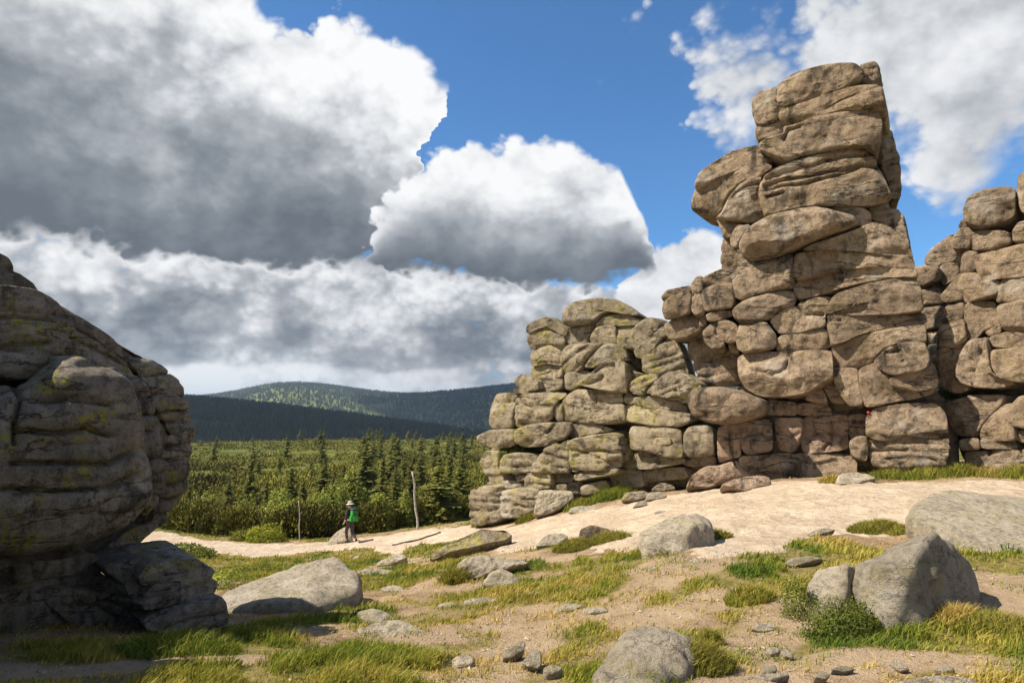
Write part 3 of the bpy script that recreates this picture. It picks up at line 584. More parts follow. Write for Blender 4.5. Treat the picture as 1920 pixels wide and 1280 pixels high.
# ---- tall tower
PT = plane_of((1240, 19.6), (1760, 16.6))
LY = lambda s=.35, a=.035, sl=.0: dict(lay=(s, a, sl))
TOWER = [
 ('A', .0, [(762,195),(850,140),(1000,95),(1150,75),(1230,80),(1275,125),(1270,165),(1200,225),(1050,270),(900,320),(780,358),(760,280)], dict(back=2.0)),
 ('A', -.15, [(1245,85),(1340,62),(1365,90),(1385,190),(1390,215),(1300,218),(1215,228),(1255,160),(1275,125)], dict(back=1.8, lay=(.22,.02,-.25))),
 ('A', .05, [(780,358),(900,320),(1050,270),(1200,222),(1390,205),(1408,300),(1400,345),(1300,345),(1150,365),(1000,400),(880,440),(800,450),(780,400)], dict(back=2.0, lay=(.35,.03,-.25))),
 ('A', .0, [(800,455),(880,440),(1000,400),(1150,368),(1370,355),(1385,440),(1380,540),(1360,612),(1250,570),(1100,590),(960,625),(820,655),(740,630),(655,600),(650,555),(700,520),(800,495)], dict(back=2.2, cracks=[[(800,520),(830,460),(900,445)]])),
 ('A', -.1, [(610,290),(660,240),(755,213),(762,280),(778,355),(775,380),(760,410),(690,432),(640,425),(612,370)], dict(lay=(.25,.02,-.3))),
 ('A', -.1, [(635,450),(700,432),(775,405),(802,455),(797,490),(700,522),(650,530),(630,490)], dict(lay=(.2,.02,-.2))),
 ('A', -1.2, [(1378,470),(1445,470),(1460,540),(1490,640),(1500,780),(1500,870),(1440,878),(1420,780),(1365,660),(1370,560)], dict(back=1.2, lay=(.4,.04,0))),
 ('A', -1.1, [(1375,370),(1425,400),(1435,475),(1375,480)], dict(back=1.)),
 ('A', .1, [(655,790),(670,745),(760,690),(900,640),(1050,600),(1200,570),(1290,590),(1340,640),(1365,690),(1400,760),(1445,870),(1420,890),(1300,915),(1150,920),(1020,925),(880,940),(760,970),(690,985),(660,900),(648,840)],
   dict(back=2.4, cracks=[[(665,762),(900,680),(1150,620),(1310,605)],[(680,790),(1000,718),(1250,680),(1365,688)],[(690,812),(930,778),(1100,735),(1250,690)],[(700,860),(800,835)]])),
 ('A', -.4, [(270,800),(300,730),(400,655),(500,600),(640,567),(660,600),(745,650),(700,680),(600,692),(480,742),(370,785),(285,832)], dict(back=1.8)),
 ('A', -.45, [(285,828),(370,782),(480,740),(600,688),(690,668),(740,690),(670,745),(560,790),(500,850),(450,930),(400,980),(330,970),(262,955),(260,900)], dict(back=1.8)),
 ('A', -.1, [(525,805),(600,760),(668,738),(655,800),(650,850),(665,930),(690,988),(600,1025),(500,1008),(400,1000),(440,960),(470,880)], dict(cracks=[[(510,830),(580,790),(660,775)]])),
 ('A', .25, [(535,1130),(600,1040),(700,985),(850,945),(980,935),(1100,960),(1200,985),(1240,1020),(1235,1040),(1100,1090),(950,1150),(850,1190),(720,1235),(620,1245),(560,1220),(530,1170)], dict(front=.6, sq=3.2, back=2.)),
 ('A', .0, [(480,1110),(520,1040),(590,1030),(605,1050),(545,1115),(530,1168),(485,1160)]),
 ('A', -.25, [(395,1000),(500,1006),(570,1030),(510,1060),(480,1110),(440,1118),(420,1050)], dict(lay=(.25,.03,.1))),
 ('A', -.3, [(432,1118),(485,1108),(495,1165),(530,1185),(500,1290),(425,1300)], dict(lay=(.3,.03,0))),
 ('A', .05, [(500,1290),(525,1180),(560,1215),(620,1248),(640,1260),(560,1290)]),
 ('A', -.25, [(1000,930),(1200,918),(1315,955),(1325,1020),(1240,1048),(1200,985),(1100,960)]),
 ('A', -.5, [(1305,915),(1425,890),(1430,948),(1315,950)]),
 ('A', -.5, [(1310,950),(1480,945),(1520,985),(1540,1080),(1562,1190),(1500,1130),(1400,1045),(1310,1000)], dict(lay=(.16,.03,.1))),
 ('A', .0, [(900,1190),(950,1158),(1040,1130),(1200,1075),(1330,1020),(1420,1040),(1510,1110),(1560,1200),(1575,1235),(1480,1230),(1300,1208),(1130,1193)], dict(back=2.5)),
 ('B', .05, [(770,85),(850,65),(1000,68),(1200,85),(1385,95),(1405,130),(1403,162),(1180,157),(1000,172),(900,195),(790,224),(760,200),(757,140)], dict(back=2.5)),
 ('B', .0, [(790,224),(900,195),(1000,172),(1180,157),(1405,163),(1422,208),(1300,212),(1150,238),(1000,275),(880,312),(800,337),(770,300),(762,260)], dict(back=2.5)),
 ('B', .1, [(448,235),(490,180),(570,130),(680,95),(755,80),(760,140),(757,230),(745,255),(640,282),(560,302),(490,322),(448,298)], dict(back=2.2)),
 ('B', -.05, [(278,205),(380,155),(560,110),(575,125),(500,175),(450,228),(350,243),(283,265)]),
 ('B', -.05, [(217,235),(250,195),(285,200),(284,280),(292,390),(240,407),(217,370)], dict(cracks=[[(217,285),(285,275)]])),
 ('B', .0, [(283,265),(350,243),(445,230),(449,330),(440,362),(360,377),(293,380),(282,320)]),
 ('B', -.1, [(58,305),(90,268),(218,243),(216,287),(150,292),(75,332)]),
 ('B', -.05, [(72,330),(130,290),(214,280),(220,310),(217,390),(160,412),(85,427),(66,380)]),
 ('B', -.35, [(85,450),(170,408),(240,402),(295,440),(285,485),(200,525),(110,532),(85,490)]),
 ('B', -.6, [(160,500),(260,460),(300,480),(280,520),(180,530)]),
 ('B', .0, [(293,400),(340,380),(435,375),(445,400),(380,428),(310,438)]),
 ('B', -.05, [(260,412),(290,400),(302,440),(292,467),(260,452)]),
 ('B', .0, [(300,470),(340,435),(385,432),(395,520),(395,582),(330,587),(288,545),(278,490)], dict(cracks=[[(310,520),(330,560)],[(345,440),(350,500)]])),
 ('B', .05, [(360,440),(405,428),(445,440),(472,470),(468,540),(410,552),(380,510)]),
 ('B', -.1, [(412,555),(445,550),(470,575),(470,605),(430,605)]),
 ('B', -.9, [(195,525),(280,470),(330,560),(400,570),(480,590),(490,680),(510,775),(310,768),(275,747),(232,634),(200,540)], dict(back=1.2, lay=(.5,.05,0))),
 ('B', .2, [(437,370),(500,320),(600,290),(700,270),(760,275),(778,320),(762,357),(690,377),(640,422),(560,442),(480,442),(443,410)], dict(sq=2.8)),
 ('B', .0, [(638,437),(700,385),(780,350),(880,318),(968,303),(952,380),(935,420),(934,472),(800,502),(690,503),(663,472)], dict(cracks=[[(780,350),(830,400),(920,395)]])),
 ('B', .1, [(463,520),(480,450),(560,443),(620,443),(642,470),(672,510),(670,572),(600,592),(500,602),(468,582)]),
 ('B', .08, [(673,530),(700,506),(850,488),(932,470),(952,520),(958,577),(850,592),(750,603),(690,607),(672,572)]),
 ('B', .05, [(958,320),(1000,288),(1150,240),(1300,210),(1422,205),(1442,300),(1457,385),(1300,408),(1150,412),(1050,407),(1000,382),(933,402),(945,350)], dict(back=2.5)),
 ('B', .1, [(933,410),(1000,384),(1060,406),(1150,413),(1300,409),(1457,388),(1464,453),(1350,468),(1200,492),(1100,518),(1030,553),(963,573),(943,500)], dict(back=2.5, cracks=[[(940,430),(1010,420)]])),
 ('B', .05, [(963,580),(1040,550),(1100,516),(1200,490),(1350,467),(1464,452),(1472,550),(1350,547),(1250,577),(1190,652),(1112,688),(1000,684),(968,640)], dict(back=2.5)),
 ('B', .1, [(973,688),(1020,680),(1108,688),(1118,780),(1140,884),(1060,884),(1018,832),(983,760)], dict(back=2.2)),
 ('B', .08, [(1108,690),(1190,652),(1215,690),(1275,730),(1295,790),(1400,800),(1528,780),(1522,805),(1420,843),(1300,864),(1200,884),(1138,887),(1116,800)], dict(back=2.5)),
 ('B', .35, [(1188,650),(1250,580),(1330,548),(1460,545),(1480,580),(1493,640),(1470,692),(1380,712),(1290,727),(1220,692)], dict(cracks=[[(1250,600),(1330,590),(1345,640)],[(1310,560),(1320,600)]])),
 ('B', .2, [(1268,740),(1330,715),(1470,688),(1500,650),(1527,740),(1524,792),(1430,813),(1330,797),(1285,780)]),
 ('B', .1, [(468,630),(520,600),(680,603),(760,603),(958,583),(972,660),(977,730),(900,772),(830,818),(720,833),(580,833),(508,792),(478,720)], dict(back=2.2, cracks=[[(575,690),(640,722),(710,685),(735,610)],[(560,695),(600,735)]])),
 ('B', -.25, [(820,850),(850,810),(905,772),(938,830),(945,872),(880,868)], dict(mat=G_PINK)),
 ('B', -.2, [(918,780),(978,748),(1014,830),(1045,874),(960,864),(935,812)], dict(mat=G_PINK)),
 ('B', -.35, [(618,848),(700,848),(782,868),(780,933),(700,938),(620,928)], dict(mat=G_PINK, cracks=[[(690,850),(710,930)]])),
 ('B', -.4, [(780,868),(940,868),(970,925),(960,935),(783,935)], dict(mat=G_PINK)),
 ('B', .55, [(206,830),(250,790),(400,783),(500,813),(600,848),(617,880),(602,932),(520,962),(400,988),(300,972),(228,932),(208,880)], dict(front=.45, sq=3.4, back=1.8)),
 ('B', -.30, [(358,1000),(410,983),(475,988),(478,1080),(484,1152),(420,1165),(363,1190)], dict(mat=G_PINK)),
 ('B', -.5, [(408,985),(500,963),(643,958),(658,1040),(654,1125),(520,1150),(478,1100)], dict(mat=G_PINK, cracks=[[(500,1050),(560,1030),(650,1050)],[(600,965),(590,1010),(620,1060)]])),
 ('B', -.45, [(663,950),(810,943),(820,1010),(805,1062),(762,1135),(695,1120),(665,1000)], dict(mat=G_PINK, cracks=[[(680,1010),(730,1050),(800,1030)]])),
 ('B', -.55, [(812,945),(950,933),(1055,928),(1060,1020),(1056,1115),(950,1135),(820,1138),(798,1070)], dict(mat=G_PINK, cracks=[[(850,950),(870,1030),(820,1060)],[(960,940),(970,1050),(930,1120)],[(870,1030),(1050,1040)]])),
 ('B', -.5, [(1050,930),(1155,923),(1155,1045),(1060,1060)], dict(mat=G_PINK, cracks=[[(1090,940),(1110,1040)]])),
 ('B', -.45, [(470,1152),(700,1138),(1050,1138),(1095,1170),(1100,1270),(560,1280),(490,1230)], dict(cracks=[[(540,1180),(640,1150)],[(760,1160),(850,1190),(1000,1170)]])),
 ('B', .15, [(1150,940),(1200,890),(1350,868),(1520,868),(1572,920),(1588,1040),(1500,1058),(1350,1068),(1200,1063),(1153,1042)], dict(back=2.2)),
 ('B', .0, [(1158,1060),(1300,1066),(1450,1066),(1588,1052),(1594,1130),(1570,1215),(1350,1225),(1200,1215),(1162,1130)], dict(back=2., lay=(.22,.05,.0))),
 ('B', .05, [(1060,1072),(1100,1048),(1153,1046),(1160,1130),(1150,1178),(1078,1152)]),
]
TCORE = [('A', -.9, [(790,220),(1200,120),(1360,180),(1370,580),(1000,600),(700,580),(800,450)]),
         ('A', -.9, [(690,760),(1200,600),(1330,660),(1420,870),(1300,1000),(1530,1180),(1540,1290),(500,1290),(560,1040),(660,980)], dict(back=1.8)),
         ('B', -.9, [(300,220),(560,130),(1380,70),(1420,300),(1470,560),(1500,800),(1400,850),(1000,870),(520,800),(480,600),(330,570),(300,380)], dict(back=1.8)),
         ('B', -.8, [(400,960),(480,740),(1480,760),(1590,860),(1640,1000),(1640,1260),(380,1260),(370,1100)], dict(back=1.4))]
tower = crag('rock_tower', 'tallest granite rock tower of stacked rounded blocks with a jutting cap, right of centre', 'rock tower', PT, gnd(1480, 900), G_TOWER, TOWER, TCORE)
m, n = new_mat('red_paint'); RED = finish(m, n, (.55, .03, .02, 1), .6)
o = block(tower, crop('B', [(1153,916),(1160,912),(1169,915),(1166,922),(1158,926),(1153,922)]), PT, .15 + .12, front=.05, back=.25, mat=RED, name='paint_mark', chips=0, rough=.3, grow=.5, dens=1.2)

# ---- right crag
PR = plane_of((1760, 17.0), (1960, 15.4))
RIGHT = [
 ('D', -.3, [(373,170),(390,120),(450,90),(550,75),(588,85),(583,190),(520,222),(430,242),(378,222)]),
 ('D', -.4, [(345,235),(360,205),(380,195),(384,238)]),
 ('D', -.25, [(320,325),(335,270),(360,240),(417,238),(404,290),(392,328)]),
 ('D', -.3, [(400,320),(405,260),(430,248),(560,253),(573,300),(500,328),(420,334)]),
 ('D', -.3, [(592,90),(600,30),(618,12),(670,0),(760,60),(760,200),(615,185)]),
 ('D', -.2, [(573,260),(600,218),(700,205),(760,215),(760,300),(578,302)]),
 ('D', -.1, [(357,420),(365,350),(390,333),(428,338),(424,410),(380,432)]),
 ('D', .1, [(420,350),(520,330),(620,303),(760,300),(760,425),(560,447),(470,457),(430,420)]),
 ('D', .0, [(266,530),(320,465),(362,418),(362,480),(368,537),(300,547)]),
 ('D', .0, [(356,450),(375,430),(430,424),(470,455),(527,460),(522,512),(450,537),(380,550),(360,520)]),
 ('D', .05, [(518,500),(540,450),(600,430),(760,425),(760,535),(518,552)]),
 ('D', .1, [(518,560),(620,538),(760,533),(760,650),(545,667),(518,620)]),
 ('D', -.05, [(376,570),(400,548),(500,543),(522,590),(525,640),(470,662),(430,697),(383,702)]),
 ('D', .0, [(465,645),(500,605),(527,620),(530,672),(480,688),(460,668)]),
 ('D', -.15, [(283,610),(300,560),(377,543),(380,610),(320,632),(286,632)]),
 ('D', -.1, [(263,752),(270,650),(300,630),(377,610),(388,702),(330,728),(280,757)]),
 ('D', -.15, [(266,760),(330,728),(388,703),(365,790),(355,850),(405,902),(350,922),(290,902),(268,830)]),
 ('D', .1, [(348,850),(370,760),(395,703),(480,688),(492,800),(512,850),(592,880),(520,902),(440,902),(378,887)], dict(cracks=[[(400,780),(410,830)],[(440,700),(440,760)]])),
 ('D', .1, [(478,692),(560,665),(760,648),(760,730),(500,740)]),
 ('D', .15, [(486,745),(600,733),(760,728),(760,862),(600,882),(520,862),(488,810)]),
 ('D', -.2, [(308,960),(420,930),(555,928),(545,970),(470,1042),(438,1102),(340,1092),(308,1010)]),
 ('D', -.05, [(433,1100),(470,1040),(540,968),(585,958),(575,1010),(593,1080),(593,1117),(480,1117)]),
 ('D', .1, [(553,1010),(600,940),(700,915),(760,920),(760,1080),(590,1062)]),
 ('D', -.05, [(353,1110),(430,1103),(443,1152),(358,1157)]), ('D', -.05, [(438,1106),(580,1113),(593,1152),(448,1152)]), ('D', .0, [(578,1073),(760,1065),(760,1122),(600,1127)]),
 ('D', -.1, [(380,1158),(470,1153),(620,1148),(760,1148),(760,1235),(385,1235)], dict(cracks=[[(470,1155),(460,1210)],[(600,1150),(610,1210)]])),
]
RCORE = [('D', -1.2, [(390,130),(560,100),(760,100),(760,1000),(330,1000),(290,880),(280,620),(350,420)], dict(back=1.6)), ('D', -1.0, [(320,950),(560,900),(760,900),(760,1220),(380,1225),(320,1060)], dict(back=1.4))]
crag('rock_crag', 'granite crag of small stacked blocks at the right edge, beyond the dark cleft', 'rock crag', PR, gnd(1880, 884), G_TOWER, RIGHT, RCORE)

# ---- dark crag in the cleft behind
PB = plane_of((1700, 21.5), (1820, 20.5))
CLEFT = [('D', 0, [(205,385),(240,330),(325,268),(345,280),(350,380),(265,405)]), ('D', .2, [(165,400),(265,393),(280,450),(200,480),(160,460)]), ('D', .1, [(265,400),(340,370),(360,450),(280,480)]),
         ('D', .2, [(170,500),(268,488),(290,550),(180,565)], ), ('D', .2, [(180,575),(290,560),(300,650),(190,660)]), ('D', .2, [(190,670),(310,660),(310,800),(200,820)], dict(lay=(.4,.05,0))), ('D', .2, [(200,830),(320,800),(330,1230),(230,1230)], dict(lay=(.5,.05,0)))]
crag('cleft_rock', 'dark shadowed rock filling the narrow cleft between tower and right crag', 'rock', PB, gnd(1765, 880), G_TOWER, CLEFT, [('D', -.3, [(215,385),(330,290),(360,500),(340,1240),(190,1240),(160,420)])])

# ---- left, lower crag
PC = plane_of((890, 24.2), (1310, 19.8))
CRAG = [
 ('C', -.5, [(543,190),(545,130),(600,85),(720,65),(820,75),(890,110),(947,155),(900,162),(840,135),(760,145),(700,192),(620,197),(560,210)], dict(back=2.4, front=.5)),
 ('C', -.45, [(533,290),(540,235),(570,206),(692,190),(692,230),(662,282),(600,297),(550,304)], dict(back=2.)),
 ('C', -.2, [(690,190),(740,145),(830,130),(905,155),(927,175),(912,197),(800,199),(700,205)], dict(back=2.)),
 ('C', -.2, [(658,282),(700,203),(803,199),(805,303),(720,298)], dict(back=2.)), ('C', -.22, [(804,200),(908,195),(893,250),(883,290),(898,327),(850,322),(806,305)], dict(back=2.)),
 ('C', -.3, [(333,225),(345,185),(430,148),(490,170),(557,215),(537,258),(480,217),(410,199),(345,239)], dict(back=1.2)),
 ('C', -.3, [(343,240),(410,198),(480,216),(542,262),(532,337),(470,312),(400,307),(370,332),(345,300)], dict(back=1.2, lay=(.3,.02,.2))),
 ('C', -.3, [(358,345),(400,308),(460,303),(527,340),(527,412),(440,397),(360,412)], dict(lay=(.25,.025,.1), back=1.2)), ('C', -.3, [(360,415),(440,398),(527,413),(524,467),(440,487),(400,497),(368,470)], dict(back=1.2, lay=(.25,.02,.0))),
 ('C', -.3, [(403,500),(440,486),(524,468),(522,522),(460,548),(405,540)], dict(back=1.2)),
 ('C', .0, [(273,480),(300,450),(350,456),(397,490),(402,532),(340,545),(290,517)]), ('C', .0, [(262,536),(280,520),(340,530),(345,550),(270,552)]),
 ('C', -.3, [(523,345),(560,300),(640,288),(735,293),(665,350),(643,412),(600,442),(535,442),(526,400)], dict(back=1., lay=(.4,.05,-.5))), ('C', -.25, [(533,445),(600,438),(650,430),(690,460),(630,505),(580,535),(540,530)], dict(back=1.0)),
 ('C', .0, [(638,412),(680,350),(740,293),(800,293),(852,330),(864,385),(800,370),(730,385),(680,418)], dict(back=.9)), ('C', .2, [(605,508),(680,440),(740,383),(800,358),(852,400),(864,480),(855,548),(760,540),(680,528)], dict(cracks=[[(680,440),(720,410),(770,400)],[(790,365),(780,420)],[(650,500),(720,460)]])),
 ('C', -.2, [(856,490),(880,430),(943,450),(922,492),(870,525)]), ('C', -.8, [(848,325),(892,328),(938,420),(880,435),(856,400)]),
 ('C', -.2, [(873,270),(910,190),(975,150),(1033,205),(983,262),(900,328)], dict(back=1.4)), ('C', -.2, [(895,330),(980,260),(1052,203),(1083,250),(1050,262),(1010,322),(940,373),(905,362)], dict(back=1.4)),
 ('C', -.15, [(938,372),(1010,320),(1070,260),(1112,263),(1148,340),(1180,452),(1130,445),(1060,445),(1020,468),(943,445)], dict(lay=(.25,.035,-.35))),
 ('C', .15, [(863,510),(920,465),(1000,448),(1022,470),(962,522),(953,558),(890,553)], dict(lay=(.2,.03,-.35))), ('C', .25, [(968,552),(1020,480),(1090,428),(1180,453),(1253,510),(1205,563),(1162,603),(1080,580),(1000,562)], dict(lay=(.2,.04,-.4))),
 ('C', .0, [(158,590),(190,555),(293,543),(297,580),(278,620),(273,722),(230,738),(148,728)], dict(cracks=[[(165,595),(285,585)]])), ('C', .1, [(80,772),(150,738),(278,733),(278,802),(240,832),(150,832),(93,802)]),
 ('C', .0, [(283,570),(330,550),(530,543),(534,560),(483,612),(473,682),(430,707),(340,712),(290,727),(278,660)], dict(lay=(.32,.045,.1))), ('C', .1, [(278,742),(340,713),(450,700),(562,698),(573,740),(542,787),(430,823),(330,828),(278,802)], dict(cracks=[[(430,760),(470,715)]])),
 ('C', .0, [(472,650),(480,615),(515,600),(525,650),(520,692),(485,690)]), ('C', .05, [(510,600),(545,555),(552,640),(555,692),(520,690)]),
 ('C', .1, [(543,600),(548,560),(600,528),(720,531),(832,543),(841,600),(780,614),(680,613),(560,618)], dict(cracks=[[(680,540),(685,605)]])), ('C', .1, [(543,650),(560,616),(680,610),(780,612),(843,606),(851,692),(760,708),(640,703),(560,693)]),
 ('C', .05, [(558,762),(575,715),(620,695),(740,718),(780,742),(700,764),(620,774),(570,788)]), ('C', .1, [(102,890),(120,848),(203,843),(198,930),(213,972),(150,988),(106,952)], dict(lay=(.35,.04,0))),
 ('C', .1, [(198,920),(215,873),(300,860),(400,868),(435,880),(383,932),(350,962),(280,978),(203,962)], dict(lay=(.28,.05,0))), ('C', .15, [(352,952),(390,900),(450,820),(562,788),(563,830),(578,952),(500,968),(430,958)], dict(lay=(.25,.06,.15))),
 ('C', .25, [(557,800),(620,768),(750,755),(802,768),(831,840),(828,932),(720,948),(580,958),(567,870)], dict(lay=(.55,.04,.1), cracks=[[(575,880),(640,850),(760,860),(820,850)]])), ('C', .2, [(572,990),(600,963),(720,943),(818,943),(803,972),(700,988),(600,1008)]), ('C', .05, [(465,990),(473,968),(578,963),(573,1012),(488,1018)]),
 ('C', .1, [(838,570),(850,543),(898,563),(893,607),(843,602)]), ('C', .15, [(893,570),(990,558),(1100,578),(1163,608),(1168,652),(1060,643),(895,607)]), ('C', .2, [(846,640),(855,603),(1000,628),(1183,653),(1193,692),(1140,722),(1000,718),(858,692)]),
 ('C', .15, [(878,760),(890,723),(1000,718),(1143,733),(1153,800),(1158,883),(1060,883),(970,853),(888,842)], dict(lay=(.6,.03,0))), ('C', .1, [(893,860),(960,843),(1050,873),(1163,888),(1153,912),(1000,943),(898,948)]),
 ('C', .3, [(1150,760),(1180,723),(1272,718),(1300,740),(1306,865),(1270,875),(1180,883),(1153,852)]), ('C', -.2, [(1160,885),(1310,870),(1320,920),(1200,935),(1150,920)]),
 ('C', -.3, [(820,870),(893,848),(903,948),(825,958)]), ('C', -.2, [(930,950),(1160,928),(1180,990),(950,1015)]), ('C', -.3, [(770,980),(830,940),(940,950),(950,1040),(780,1040)]),
 ('C', .15, [(128,1010),(210,998),(313,1008),(313,1037),(210,1048),(128,1037)]), ('C', .1, [(275,980),(330,968),(335,1000),(285,1008)]), ('C', .15, [(333,963),(463,963),(468,1042),(328,1053)], dict(lay=(.25,.05,0))),
 ('C', .3, [(43,1060),(70,1038),(213,1028),(218,1130),(193,1192),(110,1230),(48,1230)], dict(lay=(.26,.055,.0))), ('C', .25, [(213,1050),(330,1038),(443,1038),(430,1080),(400,1150),(330,1190),(213,1200)], dict(lay=(.26,.055,.0))),
 ('C', .1, [(475,1030),(540,1018),(545,1060),(478,1062)]), ('C', .1, [(615,1030),(740,998),(770,1040),(690,1072),(620,1080)]), ('C', .0, [(540,1020),(620,1005),(640,1070),(545,1080)]),
]
CCORE = [('C', -1.1, [(560,200),(800,150),(920,200),(1000,300),(1060,440),(900,540),(560,540)]), ('C', -.8, [(180,600),(540,570),(1150,600),(1290,740),(1290,930),(900,1010),(480,1060),(130,1060),(120,860),(170,800)], dict(back=1.2)),
         ('C', -.6, [(80,1060),(430,1000),(900,900),(1330,880),(1340,1000),(900,1090),(400,1180),(80,1230)]), ('C', -.75, [(1080,640),(1330,640),(1360,1000),(1060,1000)])]
cragC = crag('rock_crag', 'lower granite crag of broad lichen-stained blocks, left of the tall tower', 'rock crag', PC, gnd(1100, 945), G_CRAG, CRAG, CCORE)
PLQ = plain('plaque_stone', (.25, .205, .135), .9, .35, 9)
block(cragC, crop('C', [(1000,779),(1080,781),(1080,818),(1000,818)]), PC, .15 + .27, front=.03, back=.3, mat=PLQ, name='plaque', chips=0, rough=.1, sq=12, grow=.2, dens=1.5)

# ---- big tor at the left edge
PL = plane_of((0, 6.0), (350, 7.5))
LEFT = [
 ('P', -.5, [(-160,490),(-60,476),(-14,474),(8,484),(20,508),(45,528),(69,552),(55,562),(0,552),(-160,565)], dict(back=.9, lay=(.3,.03,.2))),
 ('P', -.25, [(-160,545),(0,543),(50,550),(80,565),(103,592),(118,618),(98,640),(94,690),(70,708),(0,715),(-160,715)], dict(back=1., lay=(.28,.04,.1), cracks=[[(-20,600),(40,590),(100,600)],[(0,650),(60,645),(95,640)]])),
 ('P', -.95, [(72,555),(110,578),(170,615),(215,648),(265,678),(250,700),(190,700),(150,680),(110,650),(100,600)], dict(back=.9, lay=(.22,.035,.6))),
 ('P', -.7, [(95,630),(125,620),(170,640),(215,672),(245,700),(235,725),(190,715),(150,700),(100,690)], dict(back=.9, lay=(.22,.035,.5))),
 ('P', -.35, [(92,650),(108,645),(120,662),(112,672),(92,665)]),
 ('P', .05, [(52,720),(88,668),(128,667),(188,692),(215,715),(233,745),(243,790),(258,850),(272,900),(266,950),(225,985),(145,1020),(60,1037),(-100,1045),(-160,900),(-100,780),(-20,725)],
   dict(front=.60, back=1.2, lay=(.36,.030,.05), sq=2.6, chips=2, cracks=[[(25,720),(38,745),(25,790),(24,830)],[(28,805),(120,812),(160,802),(205,815)],[(20,868),(100,865),(200,870),(250,850)],[(60,750),(120,745),(205,760)],[(0,920),(100,918),(200,915),(262,890)]])),
 ('P', -.15, [(188,693),(215,688),(228,720),(232,740),(215,735),(195,715)]),
 ('P', -.45, [(192,700),(215,690),(255,705),(270,722),(283,742),(298,800),(303,850),(300,925),(272,975),(250,960),(240,850),(225,760)], dict(back=.9, lay=(.22,.04,.05), sq=2.8)),
 ('P', -.9, [(222,660),(270,673),(308,690),(333,718),(349,760),(358,802),(355,838),(346,870),(344,920),(318,952),(300,985),(275,985),(270,900),(275,800),(262,730),(238,695)], dict(back=1.0, lay=(.20,.045,.0), sq=2.8)),
 ('P', -.25, [(248,885),(262,885),(273,905),(272,935),(255,945),(245,920)]),
 ('P', -.9, [(170,1040),(230,990),(300,968),(318,960),(275,995),(250,1018),(215,1050)], dict(back=1.4)),
 ('F', -.35, [(-200,570),(0,590),(300,580),(490,555),(527,610),(543,690),(530,770),(430,760),(200,790),(0,820),(-200,830)], dict(back=.9, lay=(.25,.03,0))),
 ('F', -.15, [(200,790),(300,750),(540,755),(560,698),(620,708),(662,770),(742,840),(772,920),(735,935),(730,1010),(620,1030),(450,990),(330,930)], dict(cracks=[[(330,860),(450,850),(460,980)],[(540,760),(560,860),(640,800)],[(460,870),(560,870),(700,950)]], back=1.3)),
 ('P', -.1, [(-900,430),(-420,420),(-200,470),(-110,600),(-90,800),(-110,1100),(-500,1250),(-900,1250)], dict(back=1.4, dens=9)),
 ('F', -.25, [(-200,790),(60,770),(230,790),(340,900),(440,1000),(300,1080),(0,1100),(-200,1100)], dict(back=1.3)),
]
LCORE = [('P', -1.0, [(-200,500),(40,560),(110,650),(230,720),(300,850),(250,960),(60,1060),(160,1120),(-200,1200)], dict(back=.9))]
left = crag('rock_tor', 'massive shaded granite tor with layered bulges and yellow lichen at the left edge', 'rock tor', PL, gnd(120, 1195), G_LEFT, LEFT, LCORE)
block(left, [(-1300,400),(-760,380),(-620,480),(-570,900),(-570,1700),(-1300,1700)], (np.array([-4.6, 3.2, 0.]), np.array([0., -1., 0.])), 0., front=.3, back=1.6, mat=G_LEFT, lay=(.3,.05,0), dens=12)
PLS = plane_of((180, 6.3), (430, 7.2))
SLABS = [('F', -.3, [(545,650),(700,600),(880,560),(880,640),(740,720),(690,770),(640,720)], dict(back=1.)), ('F', -.05, [(740,705),(790,630),(1060,593),(1115,640),(1000,675),(850,725),(770,745)], dict(back=1.)),
         ('F', .0, [(760,795),(850,720),(1000,668),(1122,638),(1165,660),(1135,712),(950,765),(800,805)], dict(back=1.)), ('F', .05, [(740,835),(860,798),(1000,758),(1143,708),(1168,730),(1153,792),(1000,835),(780,885)], dict(back=1.)),
         ('F', .1, [(765,935),(860,878),(1000,845),(1150,805),(1193,798),(1224,860),(1238,912),(1205,1015),(1100,1050),(950,1020),(800,985)], dict(back=1., lay=(.16,.025,-.15))), ('F', -.15, [(680,740),(760,730),(770,900),(740,860),(690,790)])]
crag('layered_rock', 'low tilted rock of stacked layered slabs at the foot of the shaded tor', 'rock', PLS, gnd(330, 1195), G_LEFT, SLABS)

